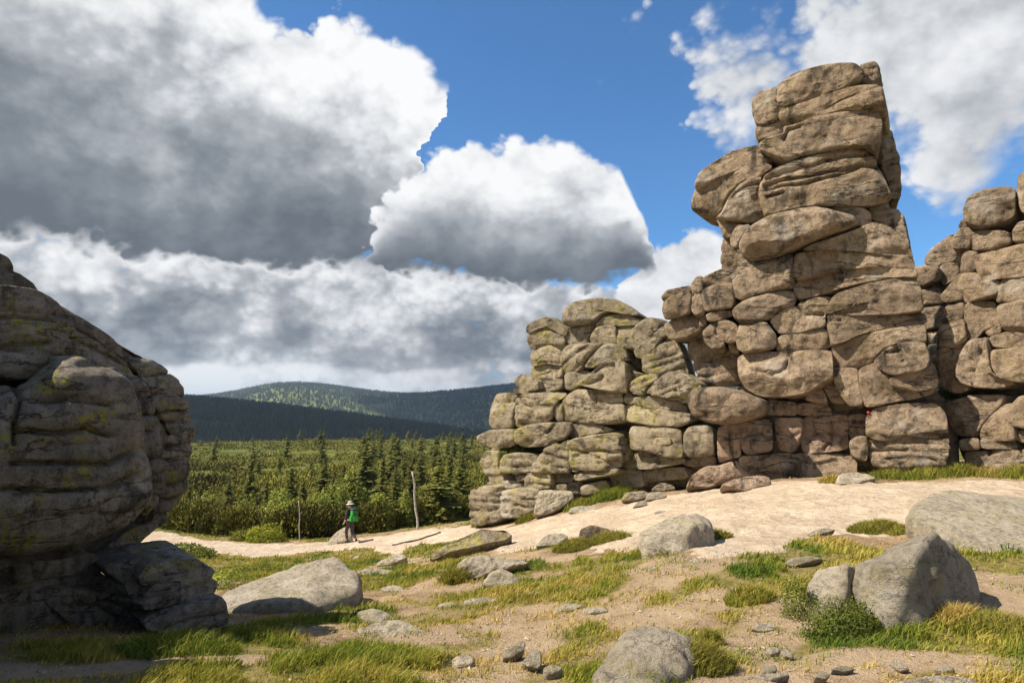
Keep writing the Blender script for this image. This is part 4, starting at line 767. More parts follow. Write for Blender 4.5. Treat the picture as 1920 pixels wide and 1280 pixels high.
# ------------------------------------------------------------------ free-standing boulders (faceted bodies)
def hull_rock(name, label, cat, basepx, pts, p=9., sub=5, mat=None, rough=1., group=None):
    g = gnd(*basepx); P3 = np.array([at(a, b, g[1] + d) for a, b, d in pts])
    ctr0 = P3.mean(0)
    sink = P3.copy(); sink[:, 2] = np.minimum(sink[:, 2], ctr0[2]); low = H(P3[:, 0], P3[:, 1], False) - .25
    allp = np.vstack([P3, np.c_[ctr0[0] + (P3[:, 0] - ctr0[0]) * .9, ctr0[1] + (P3[:, 1] - ctr0[1]) * .9, np.minimum(low, P3[:, 2] - .02)]])
    bm = bmesh.new()
    for q in allp: bm.verts.new(q)
    bmesh.ops.convex_hull(bm, input=list(bm.verts)); bm.normal_update()
    used = [v for v in bm.verts if v.link_faces]; C = np.mean([v.co[:] for v in used], 0)
    pl = []
    for f in bm.faces:
        nn = np.array(f.normal); h = (np.array(f.calc_center_median()) - C) @ nn
        if h < 0: nn, h = -nn, -h
        if f.calc_area() > 1e-5: pl.append((nn, max(h, .01)))
    bm.free(); uniq = []
    for nn, h in pl:
        if not any(nn @ a > .985 and abs(h - b) < .05 * h for a, b in uniq): uniq.append((nn, h))
    NN = np.array([a for a, _ in uniq]); HH = np.array([b for _, b in uniq])
    bm = bmesh.new(); bmesh.ops.create_icosphere(bm, subdivisions=sub, radius=1); D = np.array([v.co[:] for v in bm.verts]); D /= np.linalg.norm(D, axis=1, keepdims=True)
    rr_ = (np.maximum(D @ NN.T, 0) / HH) ** p; r_ = rr_.sum(1) ** (-1 / p); V = C + D * r_[:, None]
    L = np.ptp(P3, 0).max() * .6
    V = V + D * (rough * (.045 * L * fbm(V * 1.6 / L + 5, 3) + .035 * L * (np.abs(fbm(V * 3.1 / L + 9, 3)) * 2 - .5) + .028 * L * fbm(V * 7 / L, 5, .6)))[:, None]
    f0 = np.array([np.mean(P3[:, 0]), np.mean(P3[:, 1]), 0]); f0[2] = H(f0[0], f0[1])
    V = V - f0
    fc = np.array([[v.index for v in f.verts] for f in bm.faces]); bm.free()
    o = link(name, np_mesh(name, V, [fc], True), mat or G_BOULDER); o.location = f0
    return tag(o, label, cat, group)
hull_rock('boulder', 'large pale wedge-shaped boulder beside the shaded tor, its right face in shadow', 'boulder', (560, 1148),
          [(676,1146,.5),(612,1143,-.1),(585,1127,-.1),(430,1142,-.25),(402,1118,.3),(600,1042,1.5),(640,1042,1.4),(664,1058,1.2),(683,1085,.85),(470,1086,1.0),(540,1058,1.4),(683,1120,1.7),(500,1085,2.1)], 26)
hull_rock('boulder', 'big jagged boulder with a dark shaded right face, lower right', 'boulder', (1730, 1183),
          [(1753,991,.40),(1770,1000,.55),(1830,1060,.85),(1838,1152,.60),(1735,1184,.0),(1664,1162,-.05),(1692,1070,.02),(1597,1056,.6),(1695,1008,.7),(1620,1130,.3),(1830,1085,1.2),(1650,1045,1.3)], 26, rough=1.2)
hull_rock('boulder', 'smaller split boulder leaning against the big jagged boulder, behind the bilberry bush', 'boulder', (1560, 1165),
          [(1508,1096,.25),(1531,1063,.35),(1590,1054,.2),(1605,1058,.35),(1644,1109,.55),(1644,1148,.5),(1587,1125,.0),(1513,1160,.0),(1570,1172,-.02),(1600,1085,.9),(1530,1090,.9)], 26, rough=1.1)
hull_rock('boulder', 'rounded grey boulder lying alone on the sandy path, in front of the tower', 'boulder', (1270, 1040),
          [(1190,1004,.35),(1205,987,.5),(1239,971,.7),(1288,961,.9),(1321,961,.9),(1338,976,.7),(1350,1016,.55),(1290,1037,.0),(1197,1043,.0),(1212,1003,.08),(1300,985,.22),(1210,1005,1.5),(1338,995,1.5)], 14)
hull_rock('boulder', 'wide flat pale slab with yellow lichen at the right edge', 'boulder', (1830, 1035),
          [(1731,932,1.6),(1777,916,2.3),(1960,935,2.4),(2120,965,1.8),(2090,1085,-.6),(1920,1062,-.3),(1810,1030,.0),(1740,985,.5),(1690,965,1.2),(1800,925,3.0),(2050,950,3.4)], 26, rough=.6)
hull_rock('boulder', 'smooth pale domed boulder at the bottom edge, right of centre', 'boulder', (1190, 1300),
          [(1085,1300,.05),(1131,1226,.25),(1157,1187,.45),(1196,1164,.65),(1239,1168,.7),(1301,1190,.6),(1319,1216,.45),(1290,1262,.15),(1180,1310,-.1),(1160,1240,.1),(1250,1210,.25),(1150,1200,1.2),(1290,1200,1.2)], 9)
hull_rock('boulder', 'low pale lobe of rock in front of the smooth domed boulder at the bottom edge', 'boulder', (1190, 1312),
          [(1115,1310,.0),(1140,1272,.12),(1175,1257,.2),(1220,1262,.22),(1262,1290,.15),(1180,1320,-.05),(1200,1270,.6),(1140,1290,.5)], 6, sub=4)

def stone(name, label, k, pts, tilt=.5, back=None, mat=None, dy=.0, cat=None, **kw):
    P = crop(k, pts); a = np.array(P); tilt = max(tilt, .8) if np.ptp(a[:, 0]) < 70 and a[:, 1].max() > 1020 else tilt; b = a[a[:, 1].argmax()]; cx = a[:, 0].mean()
    g = gnd(cx, min(a[:, 1].max(), 1330)); wpx = np.ptp(a[:, 0]) / F * g[1]; hpx = np.ptp(a[:, 1]) / F * g[1]
    # depth of the middle of the face so that its lower edge touches the ground
    off = .5 * hpx * math.tan(tilt) if tilt < 1.0 else 0
    if tilt >= 1.0: g = gnd(cx, (a[:, 1].max() + a[:, 1].min()) / 2); off = 0
    plane = (np.array([g[0], g[1] + off + dy, g[2]]), np.array([0., -1., 0.]))
    root = block(None, P, plane, 0., front=kw.pop('front', .22 * min(wpx, hpx) if tilt < 1 else .05), back=back or max(.12, .55 * min(wpx, 2.5 * hpx)), mat=mat or G_BOULDER, tilt=tilt, name=name, dens=2.2, grow=.6, sq=kw.pop('sq', 3.6), **kw)
    # origin at its base
    me = root.data; f0 = Vector((float(g[0]), float(g[1]), float(H(g[0], g[1])))); me.transform(__import__('mathutils').Matrix.Translation(-f0)); root.location = f0
    return tag(root, label, cat or ('boulder' if np.ptp(a[:, 0]) > 70 else 'stone'))
stone('boulder', 'long slanted slab on the edge of the path, right of the hiker', 'G', [(1270,240),(1400,180),(1500,130),(1620,85),(1700,83),(1742,118),(1700,160),(1550,200),(1400,232),(1300,248)], .95, mat=G_CRAG, front=.08, sq=6)
stone('boulder', 'low humped slab in the grass, above a small pyramid stone', 'G', [(1428,300),(1480,258),(1580,243),(1700,263),(1800,275),(1840,295),(1720,325),(1600,355),(1500,375),(1440,360)], .6)
stone('boulder', 'small pyramid-shaped boulder in front of a low humped slab', 'G', [(1573,402),(1620,340),(1680,316),(1750,350),(1805,412),(1750,432),(1620,437)], .45)
stone('flat_stone', 'large flat pale slab sunk in the soil right of the wedge boulder', 'G', [(825,682),(950,640),(1100,608),(1170,638),(1280,700),(1372,760),(1342,790),(1200,777),(1050,772),(960,737)], 1.12, back=.35, lay=(.12,.012,.3), cat='stone')
stone('flat_stone', 'small flat slab touching the upper corner of the large flat slab', 'G', [(865,562),(960,548),(1040,573),(1085,605),(980,642),(905,622)], 1.12, back=.3, cat='stone')
stone('flat_stone', 'thin flat slab in grass just right of the wedge boulder top', 'G', [(870,332),(940,316),(1060,328),(1092,345),(1000,368),(880,355)], .8, cat='stone')
stone('stone', 'pale angular stone in dry grass left of the domed boulder, farther one', 'G', [(1688,792),(1740,750),(1812,723),(1807,782),(1740,828),(1688,828)], .6)
stone('stone', 'pale pointed stone left of the domed boulder, nearer one', 'G', [(1798,842),(1850,790),(1902,778),(1907,862),(1880,884),(1820,868)], .5)
stone('boulder', 'pale triangular boulder at the path edge behind the hiker', 'G', [(700,180),(750,120),(810,86),(835,100),(842,165),(760,182)], .3)
stone('stone', 'low flat stone in grass below the hiker, beside a bare strip', 'G', [(975,292),(1040,258),(1120,238),(1155,260),(1060,302),(990,305)], .8)
stone('stone', 'thin sliver of stone in the grass just below the hiker', 'G', [(838,268),(860,250),(885,243),(880,258),(855,272)], .5)
stone('boulder', 'small round-topped boulder in a grass tuft left of the lone path boulder', 'H', [(385,458),(393,400),(460,378),(560,403),(572,442),(480,465)], .3, mat=G_TOWER)
stone('stone', 'low pale stone at the sand edge, left of the round-topped boulder', 'H', [(133,497),(200,433),(290,428),(322,450),(280,495),(180,505)], .7)
stone('stone', 'brownish stone at the foot of the lower crag, grassy side', 'H', [(628,237),(650,193),(760,183),(792,215),(700,243)], .4, mat=G_CRAG)
stone('stone', 'pale rounded stone on the path edge beneath the crag', 'H', [(763,237),(780,193),(850,188),(892,215),(830,238)], .4)
stone('stone', 'little pale stone half buried in sand in front of the crag stones', 'H', [(688,277),(730,238),(772,243),(775,265)], .5)
stone('boulder', 'broad brown boulder at the left foot of the tall tower', 'H', [(1010,145),(1020,100),(1100,45),(1170,45),(1300,8),(1340,40),(1390,98),(1250,122),(1130,165)], .45, mat=G_PINK, back=1.0)
stone('boulder', 'rounded stone beside the broad brown boulder under the crag', 'H', [(948,145),(960,110),(1000,80),(1060,75),(1030,140),(1000,155)], .35, mat=G_TOWER)
stone('boulder', 'long low rock at the path edge in front of the tower foot', 'H', [(1188,152),(1280,113),(1420,98),(1465,108),(1485,150),(1330,188),(1270,172)], .6, mat=G_PINK)
stone('stone', 'flat brown stone lying against the shaded base of the crag', 'H', [(798,172),(850,138),(920,148),(935,178),(850,192)], .5, mat=G_CRAG)
stone('stone', 'upright pale pointed stone in dry grass at the bottom, left of the domed boulder', 'H', [(55,1165),(120,1100),(160,1093),(167,1195),(110,1190)], .4)
stone('flat_stone', 'flat pale slab level with the bare soil, above the domed boulder', 'H', [(235,872),(300,843),(400,838),(422,856),(350,884),(245,893)], 1.15, back=.25, cat='stone')
stone('stone', 'pale flat stone on bare soil left of the bilberry bush', 'I', [(22,967),(80,936),(160,943),(172,977),(90,994)], .7)
stone('flat_stone', 'flat pale slab at the upper edge of the path near the tower', 'I', [(512,124),(530,93),(600,80),(690,93),(745,115),(620,144),(540,144)], .95, cat='stone')
stone('stone', 'low sandy stone at the lower path edge, left of the grass tussock', 'I', [(338,442),(380,408),(450,398),(512,408),(430,434)], .9)
stone('stone', 'thin flat stone in the grass strip, lower right', 'I', [(213,602),(250,573),(330,560),(470,568),(350,594),(260,614)], .9)
stone('stone', 'tiny white stone at the left edge of the bilberry bush', 'I', [(183,828),(198,793),(226,797),(228,832)], .4)
stone('stone', 'small angular stone in the soil below the bilberry bush', 'I', [(193,1107),(218,1086),(262,1113),(264,1144),(220,1134)], .6)
stone('stone', 'cracked whitish stone near the bottom edge, right of the domed boulder', 'I', [(78,1224),(98,1178),(162,1178),(174,1212),(122,1234)], .5)
stone('stone', 'narrow tilted white stone on soil below the jagged boulder', 'I', [(823,1152),(845,1138),(934,1205),(884,1219),(850,1194)], .7)
stone('flat_stone', 'long pale slab along the bottom edge, right of the domed boulder', 'I', [(-60,1290),(30,1250),(230,1233),(244,1262),(100,1300)], 1.0, back=.3, cat='stone')
stone('stone', 'flat pale chip of stone on soil, upper one near the bottom edge', 'I', [(478,1202),(560,1178),(624,1200),(560,1219)], .9)
stone('stone', 'small flat pale stone beside the long slab at the bottom edge', 'I', [(388,1243),(420,1213),(482,1228),(452,1264)], .8)
stone('flat_stone', 'broad pale slab cut by the bottom edge below the jagged boulder', 'I', [(790,1300),(1000,1262),(1150,1250),(1310,1275),(1320,1330),(900,1340)], 1.0, back=.3, cat='stone')
stone('boulder', 'half-buried rounded stone in shade at the bottom edge, lower left', 'F', [(636,1275),(700,1230),(800,1202),(870,1219),(914,1270),(905,1320),(645,1320)], .5, mat=G_LEFT)
stone('boulder', 'pale squarish boulder standing at the left foot of the lower crag', 'C', [(363,1165),(390,1060),(450,1053),(560,1058),(578,1100),(500,1155),(440,1182),(378,1186)], .35, back=.9)
stone('boulder', 'tilted triangular boulder propped against the lowest layers of the crag', 'C', [(105,1215),(180,1130),(260,1078),(345,1163),(330,1185),(240,1195),(150,1225)], .45, back=.7, mat=G_CRAG)
stone('boulder', 'small weathered rock on the slope edge left of the wedge boulder', 'G', [(65,400),(110,385),(155,378),(160,400),(110,415),(70,415)], .6)

for (px, py, rx, ry, lb) in [(1108, 956, 52, 8, 'long flush slab of bare rock in the path below the lower crag'), (1240, 964, 13, 6, 'small flat stone embedded in the path left above the lone boulder'), (1302, 1056, 11, 8, 'small white stone just below the lone path boulder'),
                            (1225, 1070, 9, 4, 'little flat stone in the trodden strip below the lone path boulder'), (905, 1132, 34, 9, 'pale flush rock in dry grass below the pyramid-shaped boulder'), (1118, 1148, 26, 7, 'small flush slab right of the flat pale slab in bare soil'),
                            (840, 1138, 20, 6, 'pale flush stone in dry grass above the large flat slab'), (870, 1245, 24, 12, 'pale flat stone in the trodden soil at bottom centre'), (1770, 1262, 22, 7, 'flat chip of stone in soil at the lower right edge'),
                            (1450, 1225, 14, 8, 'pale stone on reddish soil below the flat stone left of the bilberry bush'), (735, 1106, 26, 7, 'pale flat stone right of the wedge boulder top corner'), (1035, 1262, 20, 10, 'pale stone in dry grass left of the domed boulder base')]:
    rq = random.Random(int(px)); pts = [(px + rx * math.cos(t) * rq.uniform(.75, 1.1), py + ry * math.sin(t) * rq.uniform(.75, 1.1)) for t in np.arange(9) * 2 * math.pi / 9]
    stone('flat_stone' if rx > 22 else 'stone', lb, 'P', pts, 1.15, back=.2, cat='stone')

# loose gravel on soil and path: uncountable
r = np.random.default_rng(11)
nS = 6500; a_ = r.uniform(-.68, .70, nS * 3); q_ = np.exp(r.uniform(np.log(3.8), np.log(26), nS * 3)); sx, sy = np.sin(a_) * q_, np.cos(a_) * q_
pr = .35 + .65 * bare_mask(sx, sy); keep = (r.random(nS * 3) < pr * smooth(-.15, .35, fbm(np.stack([sx, sy, 0 * sx], -1) * 1.8, 3)) * (1 - .8 * np.clip(grass_mask(sx, sy), 0, 1)) * (1 - .25 * path_mask(sx, sy))); sx, sy, q_ = sx[keep][:nS], sy[keep][:nS], q_[keep][:nS]; nS = len(sx)
oct_ = np.array([[1,0,0],[0,1,0],[-1,0,0],[0,-1,0],[.3,.2,.75],[0,0,-.6]]); fo = np.array([[0,1,4],[1,2,4],[2,3,4],[3,0,4],[1,0,5],[2,1,5],[3,2,5],[0,3,5]])
sz = (.004 + .012 * r.random(nS) ** 4) * (1 + q_ * .07); V = oct_[None] * sz[:, None, None] * (.6 + .8 * r.random((nS, 6, 1)))
an = r.random(nS) * 6.28; cs, sn = np.cos(an)[:, None], np.sin(an)[:, None]
V = np.stack([V[..., 0] * cs - V[..., 1] * sn, V[..., 0] * sn + V[..., 1] * cs, V[..., 2]], -1) + np.stack([sx, sy, H(sx, sy) + .3 * sz], -1)[:, None]
t = r.random((nS, 1)); cl = np.repeat(np.array([.20, .155, .11]) * (1 - t) + np.array([.44, .36, .27]) * t, 6, 0)
m, n = new_mat('gravel'); GRAVEL = finish(m, n, n.add('ShaderNodeAttribute', attribute_name='tint').outputs['Color'], .9, None, .2)
tag(link('gravel', np_mesh('gravel', V.reshape(-1, 3), [(fo[None] + (np.arange(nS) * 6)[:, None, None]).reshape(-1, 3)], False, None, cl), GRAVEL), 'loose gravel and stone chips on the bare soil and path', 'gravel', kind='stuff')

# ------------------------------------------------------------------ grass
def blades(x, y, z, h, wd, r, bend=.55, wind=(.35, -.12), dry=None):
    k = len(x); a = r.random(k) * 6.28; ln = bend * (.3 + .9 * r.random(k)) * h
    dx, dy = np.cos(a) * ln + wind[0] * h, np.sin(a) * ln + wind[1] * h
    b = r.random(k) * 3.14; ex, ey = np.cos(b) * wd * .5, np.sin(b) * wd * .5; base = np.stack([x, y, z], -1)
    mid = base + np.stack([dx * .32, dy * .32, h * .58], -1); tip = base + np.stack([dx, dy, h * .92], -1); e = np.stack([ex, ey, 0 * ex], -1)
    V = np.stack([base - e, base + e, mid + e * .75, mid - e * .75, tip], 1).reshape(-1, 3); o = (np.arange(k) * 5)[:, None]
    q = np.array([[0, 1, 2, 3]]) + o; t3 = np.array([[3, 2, 4]]) + o
    n = fbm(np.stack([x, y, 0 * x], -1) * 1.1 + 40, 3); d = np.clip(.36 + .9 * n + .55 * (r.random(k) - .5) + (0 if dry is None else dry), 0, 1)[:, None]
    g1, g2, g3 = np.array([.085, .135, .018]), np.array([.235, .24, .032]), np.array([.46, .34, .10])
    c = np.where(d < .5, g1 + (g2 - g1) * d * 2, g2 + (g3 - g2) * (d - .5) * 2) * (.75 + .5 * r.random((k, 1)))
    return V, [q, t3], np.repeat(c, 5, 0)
r = np.random.default_rng(5); nC = 900000
ga_ = r.uniform(-.70, .72, nC); gr = np.exp(r.uniform(np.log(3.6), np.log(40), nC)); x, y = np.sin(ga_) * gr, np.cos(ga_) * gr
mk = grass_mask(x, y); clump = fbm(np.stack([x, y, 0 * x], -1) * 4.5, 2); keep = r.random(nC) < np.clip(mk, 0, 1) * smooth(-.55, .25, clump) * .95
bg_ = (r.random(nC) < .11) & (path_mask(x, y) < .1) & (clump > .12)
keep |= bg_; x, y, gr, mk, clump = x[keep], y[keep], gr[keep], mk[keep], clump[keep]
hh = (.020 + .058 * r.random(len(x)) ** 2) * (.75 + .7 * smooth(-.2, .5, clump)) * (.6 + .6 * mk) * (1 + .012 * gr); ww = .0036 + .0010 * gr
V, fs, cl = blades(x, y, H(x, y) - .01, hh, ww, r, dry=.35 * (1 - mk))
tag(link('grass', np_mesh('grass', V, fs, True, None, cl), BLADE), 'short mountain grass in patches between the stones', 'grass', kind='stuff')
def tussock(px, py, rad, h, k, label, dry=0.):
    g = gnd(px, py); r = np.random.default_rng(int(px)); a = r.random(k) * 6.28; q = rad * np.sqrt(r.random(k)); x, y = np.cos(a) * q, np.sin(a) * q * .8
    hh = .72 * h * (.45 + .7 * r.random(k)) * (1 - .35 * (q / rad) ** 2); z = H(x + g[0], y + g[1]) - H(g[0], g[1]) - .02 + .35 * h * (1 - (q / rad) ** 2)
    V, fs, cl = blades(x, y, z, hh, np.full(k, .0035 + .0008 * g[1]), r, .8, (.15, -.1), dry)
    o = link('grass_tussock', np_mesh('grass_tussock', V, fs, True, None, cl), BLADE); o.location = (g[0], g[1], float(H(g[0], g[1])))
    return tag(o, label, 'grass tussock', 'grass tussocks')
tussock(1640, 992, .42, .22, 2600, 'thick green tussock standing on the sand left of the pale slab'); tussock(1700, 998, .32, .16, 1500, 'lower tussock joined to the right of the thick green one on sand')
tussock(1330, 1207, .12, .15, 1100, 'round golden-green tussock at the right shoulder of the domed boulder'); tussock(1300, 1262, .28, .22, 2400, 'long tousled tussock hanging at the right foot of the domed boulder')
tussock(1140, 1015, .42, .26, 1800, 'green tussock right of the small round-topped boulder'); tussock(1075, 1028, .4, .22, 1500, 'green tussock in front of the small round-topped boulder')
tussock(1405, 1130, .25, .2, 1500, 'shaggy olive tussock hanging over bare soil, centre right'); tussock(1230, 1040, .38, .22, 1500, 'tussock growing against the front of the lone path boulder')
tussock(1350, 1012, .2, .2, 700, 'small tuft at the right end of the lone path boulder'); tussock(850, 1095, .25, .28, 1200, 'small dark bushy tuft left of the pyramid stone')
tussock(1790, 1172, .25, .2, 1600, 'brown dry tussock at the foot of the jagged boulder', .5); tussock(1870, 1185, .35, .2, 1800, 'wide green tussock right of the jagged boulder')
tussock(60, 1165, .45, .42, 3600, 'tall dark grass clump in shade under the tor, far left', -.3); tussock(330, 1222, .5, .2, 2600, 'fresh green grass clump in shade before the layered slabs', -.3)
for px, py, rd, h_, lb in [(1660, 895, .7, .34, 'grass clump at the foot of the right base boulder of the tower'), (1730, 894, .7, .36, 'grass clump just left of the dark cleft foot'), (1800, 893, .6, .40, 'grass clump just right of the dark cleft foot'),
                           (1850, 893, .7, .34, 'dry grass clump under the right crag, left one'), (1905, 892, .7, .42, 'tall green grass clump under the right crag at the picture edge'), (1215, 920, .7, .34, 'grass clump between crag foot and the two path-edge stones'),
                           (1085, 952, .6, .40, 'grass clump right of the squarish boulder below the crag'), (985, 978, .4, .34, 'small grass clump left of the squarish boulder below the crag'), (905, 985, .5, .36, 'grass clump at the far left corner of the crag')]:
    tussock(px, py, rd * .8, h_ * .8, 700, lb, .35 if 'dry' in lb else -.1)
tussock(1150, 935, .8, .45, 1800, 'tall bright grass clump at the foot of the lower crag', -.1); tussock(1560, 905, .3, .25, 700, 'small tuft of grass on the path under the tower', .2)

# ------------------------------------------------------------------ leafy shrubs
def leaf_cloud(k, r, ctr_r, leaf, dome=True):
    d = r.normal(size=(k, 3)); d /= np.linalg.norm(d, axis=1, keepdims=True); d[:, 2] = np.abs(d[:, 2]) if dome else d[:, 2]
    lump = 1 + .38 * fbm(d * 2.3 + r.random() * 50, 3)
    p = d * (r.random((k, 1)) ** .33 * .55 + .5) * lump[:, None] * np.array(ctr_r)
    u = r.normal(size=(k, 3)); u /= np.linalg.norm(u, axis=1, keepdims=True); v = np.cross(u, d); v /= np.linalg.norm(v, axis=1, keepdims=True) + 1e-6
    s = leaf * (.6 + .8 * r.random((k, 1)))
    V = np.stack([p - u * s, p + v * s * .5, p + u * s, p - v * s * .5], 1).reshape(-1, 3); return V, np.arange(k * 4).reshape(-1, 4), p
def twigs(P, r, k, rad):
    V = []; Fc = []
    for i in range(k):
        q = P[r.integers(len(P))]; b = np.array([q[0] * .15, q[1] * .15, 0]); e = np.array([rad, 0, 0]); f = np.array([0, rad, 0]); o = len(V)
        V += [b - e, b + e, b + f, q]; Fc += [(o, o + 1, o + 3), (o + 1, o + 2, o + 3), (o + 2, o, o + 3)]
    return np.array(V), np.array(Fc)
def shrub(name, label, cat, loc, radii, k, leaf, ca, cb, seed, group=None):
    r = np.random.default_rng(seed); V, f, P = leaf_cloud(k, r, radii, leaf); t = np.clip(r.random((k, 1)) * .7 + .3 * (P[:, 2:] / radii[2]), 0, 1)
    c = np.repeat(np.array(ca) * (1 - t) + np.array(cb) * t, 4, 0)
    root = tag(empty(name, loc), label, cat, group)
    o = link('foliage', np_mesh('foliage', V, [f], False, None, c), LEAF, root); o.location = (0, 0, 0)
    tv, tf = twigs(P, r, max(10, k // 90), leaf * .12); o = link('stems', np_mesh('stems', tv, [tf], False), BARK, root); o.location = (0, 0, 0)
    return root
def on(px, py): g = gnd(px, py); return (g[0], g[1], float(H(g[0], g[1])))
shrub('bilberry_bush', 'dense bilberry bush with small glossy leaves in front of the split boulder', 'shrub', on(1585, 1190), (.30, .22, .27), 4200, .011, (.045, .075, .012), (.20, .22, .035), 1)
shrub('bilberry_bush', 'smaller bilberry bush rising at the left end of the split boulder', 'shrub', on(1495, 1160), (.15, .16, .33), 1900, .011, (.05, .08, .012), (.22, .24, .04), 2)
shrub('bilberry_bush', 'bright yellow-green bush at the far side of the path, left of the hiker', 'shrub', on(497, 1016), (.9, .6, .75), 2600, .05, (.16, .20, .015), (.34, .34, .04), 3)
shrub('bilberry_bush', 'lower yellow-green bush beside the bright one on the far path edge', 'shrub', on(460, 1013), (.7, .5, .45), 1500, .05, (.12, .16, .015), (.28, .28, .035), 4)
shrub('bilberry_bush', 'low green bush in sunny grass behind the layered slabs', 'shrub', on(330, 1045), (1.5, .9, .4), 2600, .045, (.06, .10, .012), (.22, .23, .03), 5)
shrub('bilberry_bush', 'low bright bush beside the weathered rock left of the wedge boulder', 'shrub', on(415, 1100), (.55, .4, .22), 1500, .022, (.12, .16, .02), (.30, .31, .05), 6)
shrub('bilberry_bush', 'dark low bush behind the left shoulder of the wedge boulder', 'shrub', on(480, 1075), (.6, .4, .25), 1500, .025, (.07, .11, .015), (.24, .25, .04), 7)
shrub('juniper_mat', 'low green mat growing on a ledge of the lower crag', 'shrub', tuple(at(965, 852, 23.6)), (.85, .35, .28), 1800, .035, (.06, .09, .015), (.19, .20, .04), 8)
for i, (px, py, lab) in enumerate([(1765, 880, 'green herbs at the foot of the dark cleft'), (1765, 750, 'small green plants on a ledge in the dark cleft')]):
    P = on(px, py) if py > 800 else tuple(at(px, py, 17.5)); shrub('ledge_plant', lab, 'plant', P, (.35, .25, .3), 800, .03, (.04, .08, .012), (.12, .17, .03), 20 + i)

# ------------------------------------------------------------------ dwarf pine thicket
EDGE = np.array([(225, 985), (285, 990), (330, 996), (400, 1007), (480, 1014), (560, 1014), (640, 1006), (720, 998), (820, 985), (890, 978), (960, 970), (1300, 915)], float)
def shoots(C, rad, hgt, k, size, r):
    """upright needle candles over a bush dome"""
    d = r.normal(size=(k, 3)); d[:, 2] = np.abs(d[:, 2]) * .9 + .02; d /= np.linalg.norm(d, axis=1, keepdims=True)
    lump = 1 + .3 * fbm(d * 2.2 + C * .7, 2)
    p = C + d * np.array([rad, rad, hgt]) * (lump * (.72 + .32 * r.random(k)))[:, None]
    up = d * .9 + np.array([0, 0, .5]) + r.normal(size=(k, 3)) * .22; up /= np.linalg.norm(up, axis=1, keepdims=True)
    s = size * (.6 + .8 * r.random((k, 1))); e1 = np.cross(up, r.normal(size=(k, 3))); e1 /= np.linalg.norm(e1, axis=1, keepdims=True) + 1e-6; e2 = np.cross(up, e1)
    w_ = s * .42; V = np.stack([p - up * s * .4, p + e1 * w_, p + (-.5 * e1 + .87 * e2) * w_, p + (-.5 * e1 - .87 * e2) * w_, p + up * s], 1)
    f = np.array([[1, 2, 4], [2, 3, 4], [3, 1, 4]])
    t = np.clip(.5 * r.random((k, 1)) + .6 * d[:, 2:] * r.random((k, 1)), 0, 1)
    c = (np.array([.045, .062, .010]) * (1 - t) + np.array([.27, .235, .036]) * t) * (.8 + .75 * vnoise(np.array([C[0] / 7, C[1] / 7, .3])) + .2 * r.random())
    return V, f, c
def pack(lst):
    V = np.concatenate([a[0] for a in lst]); c = np.concatenate([a[2] for a in lst]); f = lst[0][1]; k = len(V); nv = V.shape[1]
    return V.reshape(-1, 3), (f[None] + (np.arange(k) * nv)[:, None, None]).reshape(-1, f.shape[1]), np.repeat(c, nv, 0)
r = np.random.default_rng(21)
fr = [(322, 990), (350, 996), (380, 1001), (412, 1005), (446, 1008), (530, 1011), (560, 1012), (592, 1012), (622, 1009), (690, 1002), (722, 997), (754, 993), (800, 987), (835, 983), (868, 979)]
word = ['leftmost', 'second from the left', 'third from the left', 'fourth from the left', 'fifth from the left', 'sixth from the left', 'seventh from the left', 'middle one', 'seventh from the right', 'sixth from the right', 'fifth from the right', 'fourth from the right', 'third from the right', 'second from the right', 'rightmost, nearest the crag']
for (px, py), wd in zip(fr, word):
    g = on(px, py - 6); V, f, c = pack([shoots(np.zeros(3), .95 + .3 * r.random(), 1.25 + .5 * r.random(), 1100, .14, r)])
    root = tag(empty('dwarf_pine', g), 'dwarf pine bush in the front row along the far path edge, ' + wd, 'shrub', 'dwarf pines along the path')
    o = link('foliage', np_mesh('foliage', V, [f], False, None, c), NEEDLE, root); o.location = (0, 0, 0)
    tv, tf = twigs(V[::7], r, 14, .03); o = link('stems', np_mesh('stems', tv, [tf], False), BARK, root); o.location = (0, 0, 0)
lst = []; tries = 0
while len(lst) < 3200 and tries < 40000:
    tries += 1; q = math.exp(r.uniform(math.log(31), math.log(330))); a = r.uniform(-.80, .16); x, y = math.sin(a) * q, math.cos(a) * q; z = float(H(x, y)); px, py = project(np.array([x, y, z]))
    if py > np.interp(px, EDGE[:, 0], EDGE[:, 1]) - 5: continue
    if px > 900 and q < 34: continue
    if any(((px - u) / a1) ** 2 + ((py - v_) / b1) ** 2 < 1 for u, v_, a1, b1 in ((395, 893, 42, 9), (640, 848, 50, 3), (470, 852, 45, 3))): continue
    if vnoise(np.array([x / 14, y / 14, 2.])) < -.55 and q > 60: continue
    s = 1 + .0045 * (q - 30); rad = (.75 + .7 * r.random()) * (1 + .004 * (q - 30)); k = int(np.clip(175 * (36 / q) ** 1.15, 15, 190))
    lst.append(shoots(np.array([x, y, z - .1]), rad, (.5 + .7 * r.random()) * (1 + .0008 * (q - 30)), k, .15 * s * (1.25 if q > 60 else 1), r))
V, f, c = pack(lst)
tag(link('dwarf_pine_thicket', np_mesh('dwarf_pine_thicket', V, [f], False, None, c), NEEDLE), 'olive dwarf pine thicket covering the plain behind the path', 'thicket', kind='stuff')

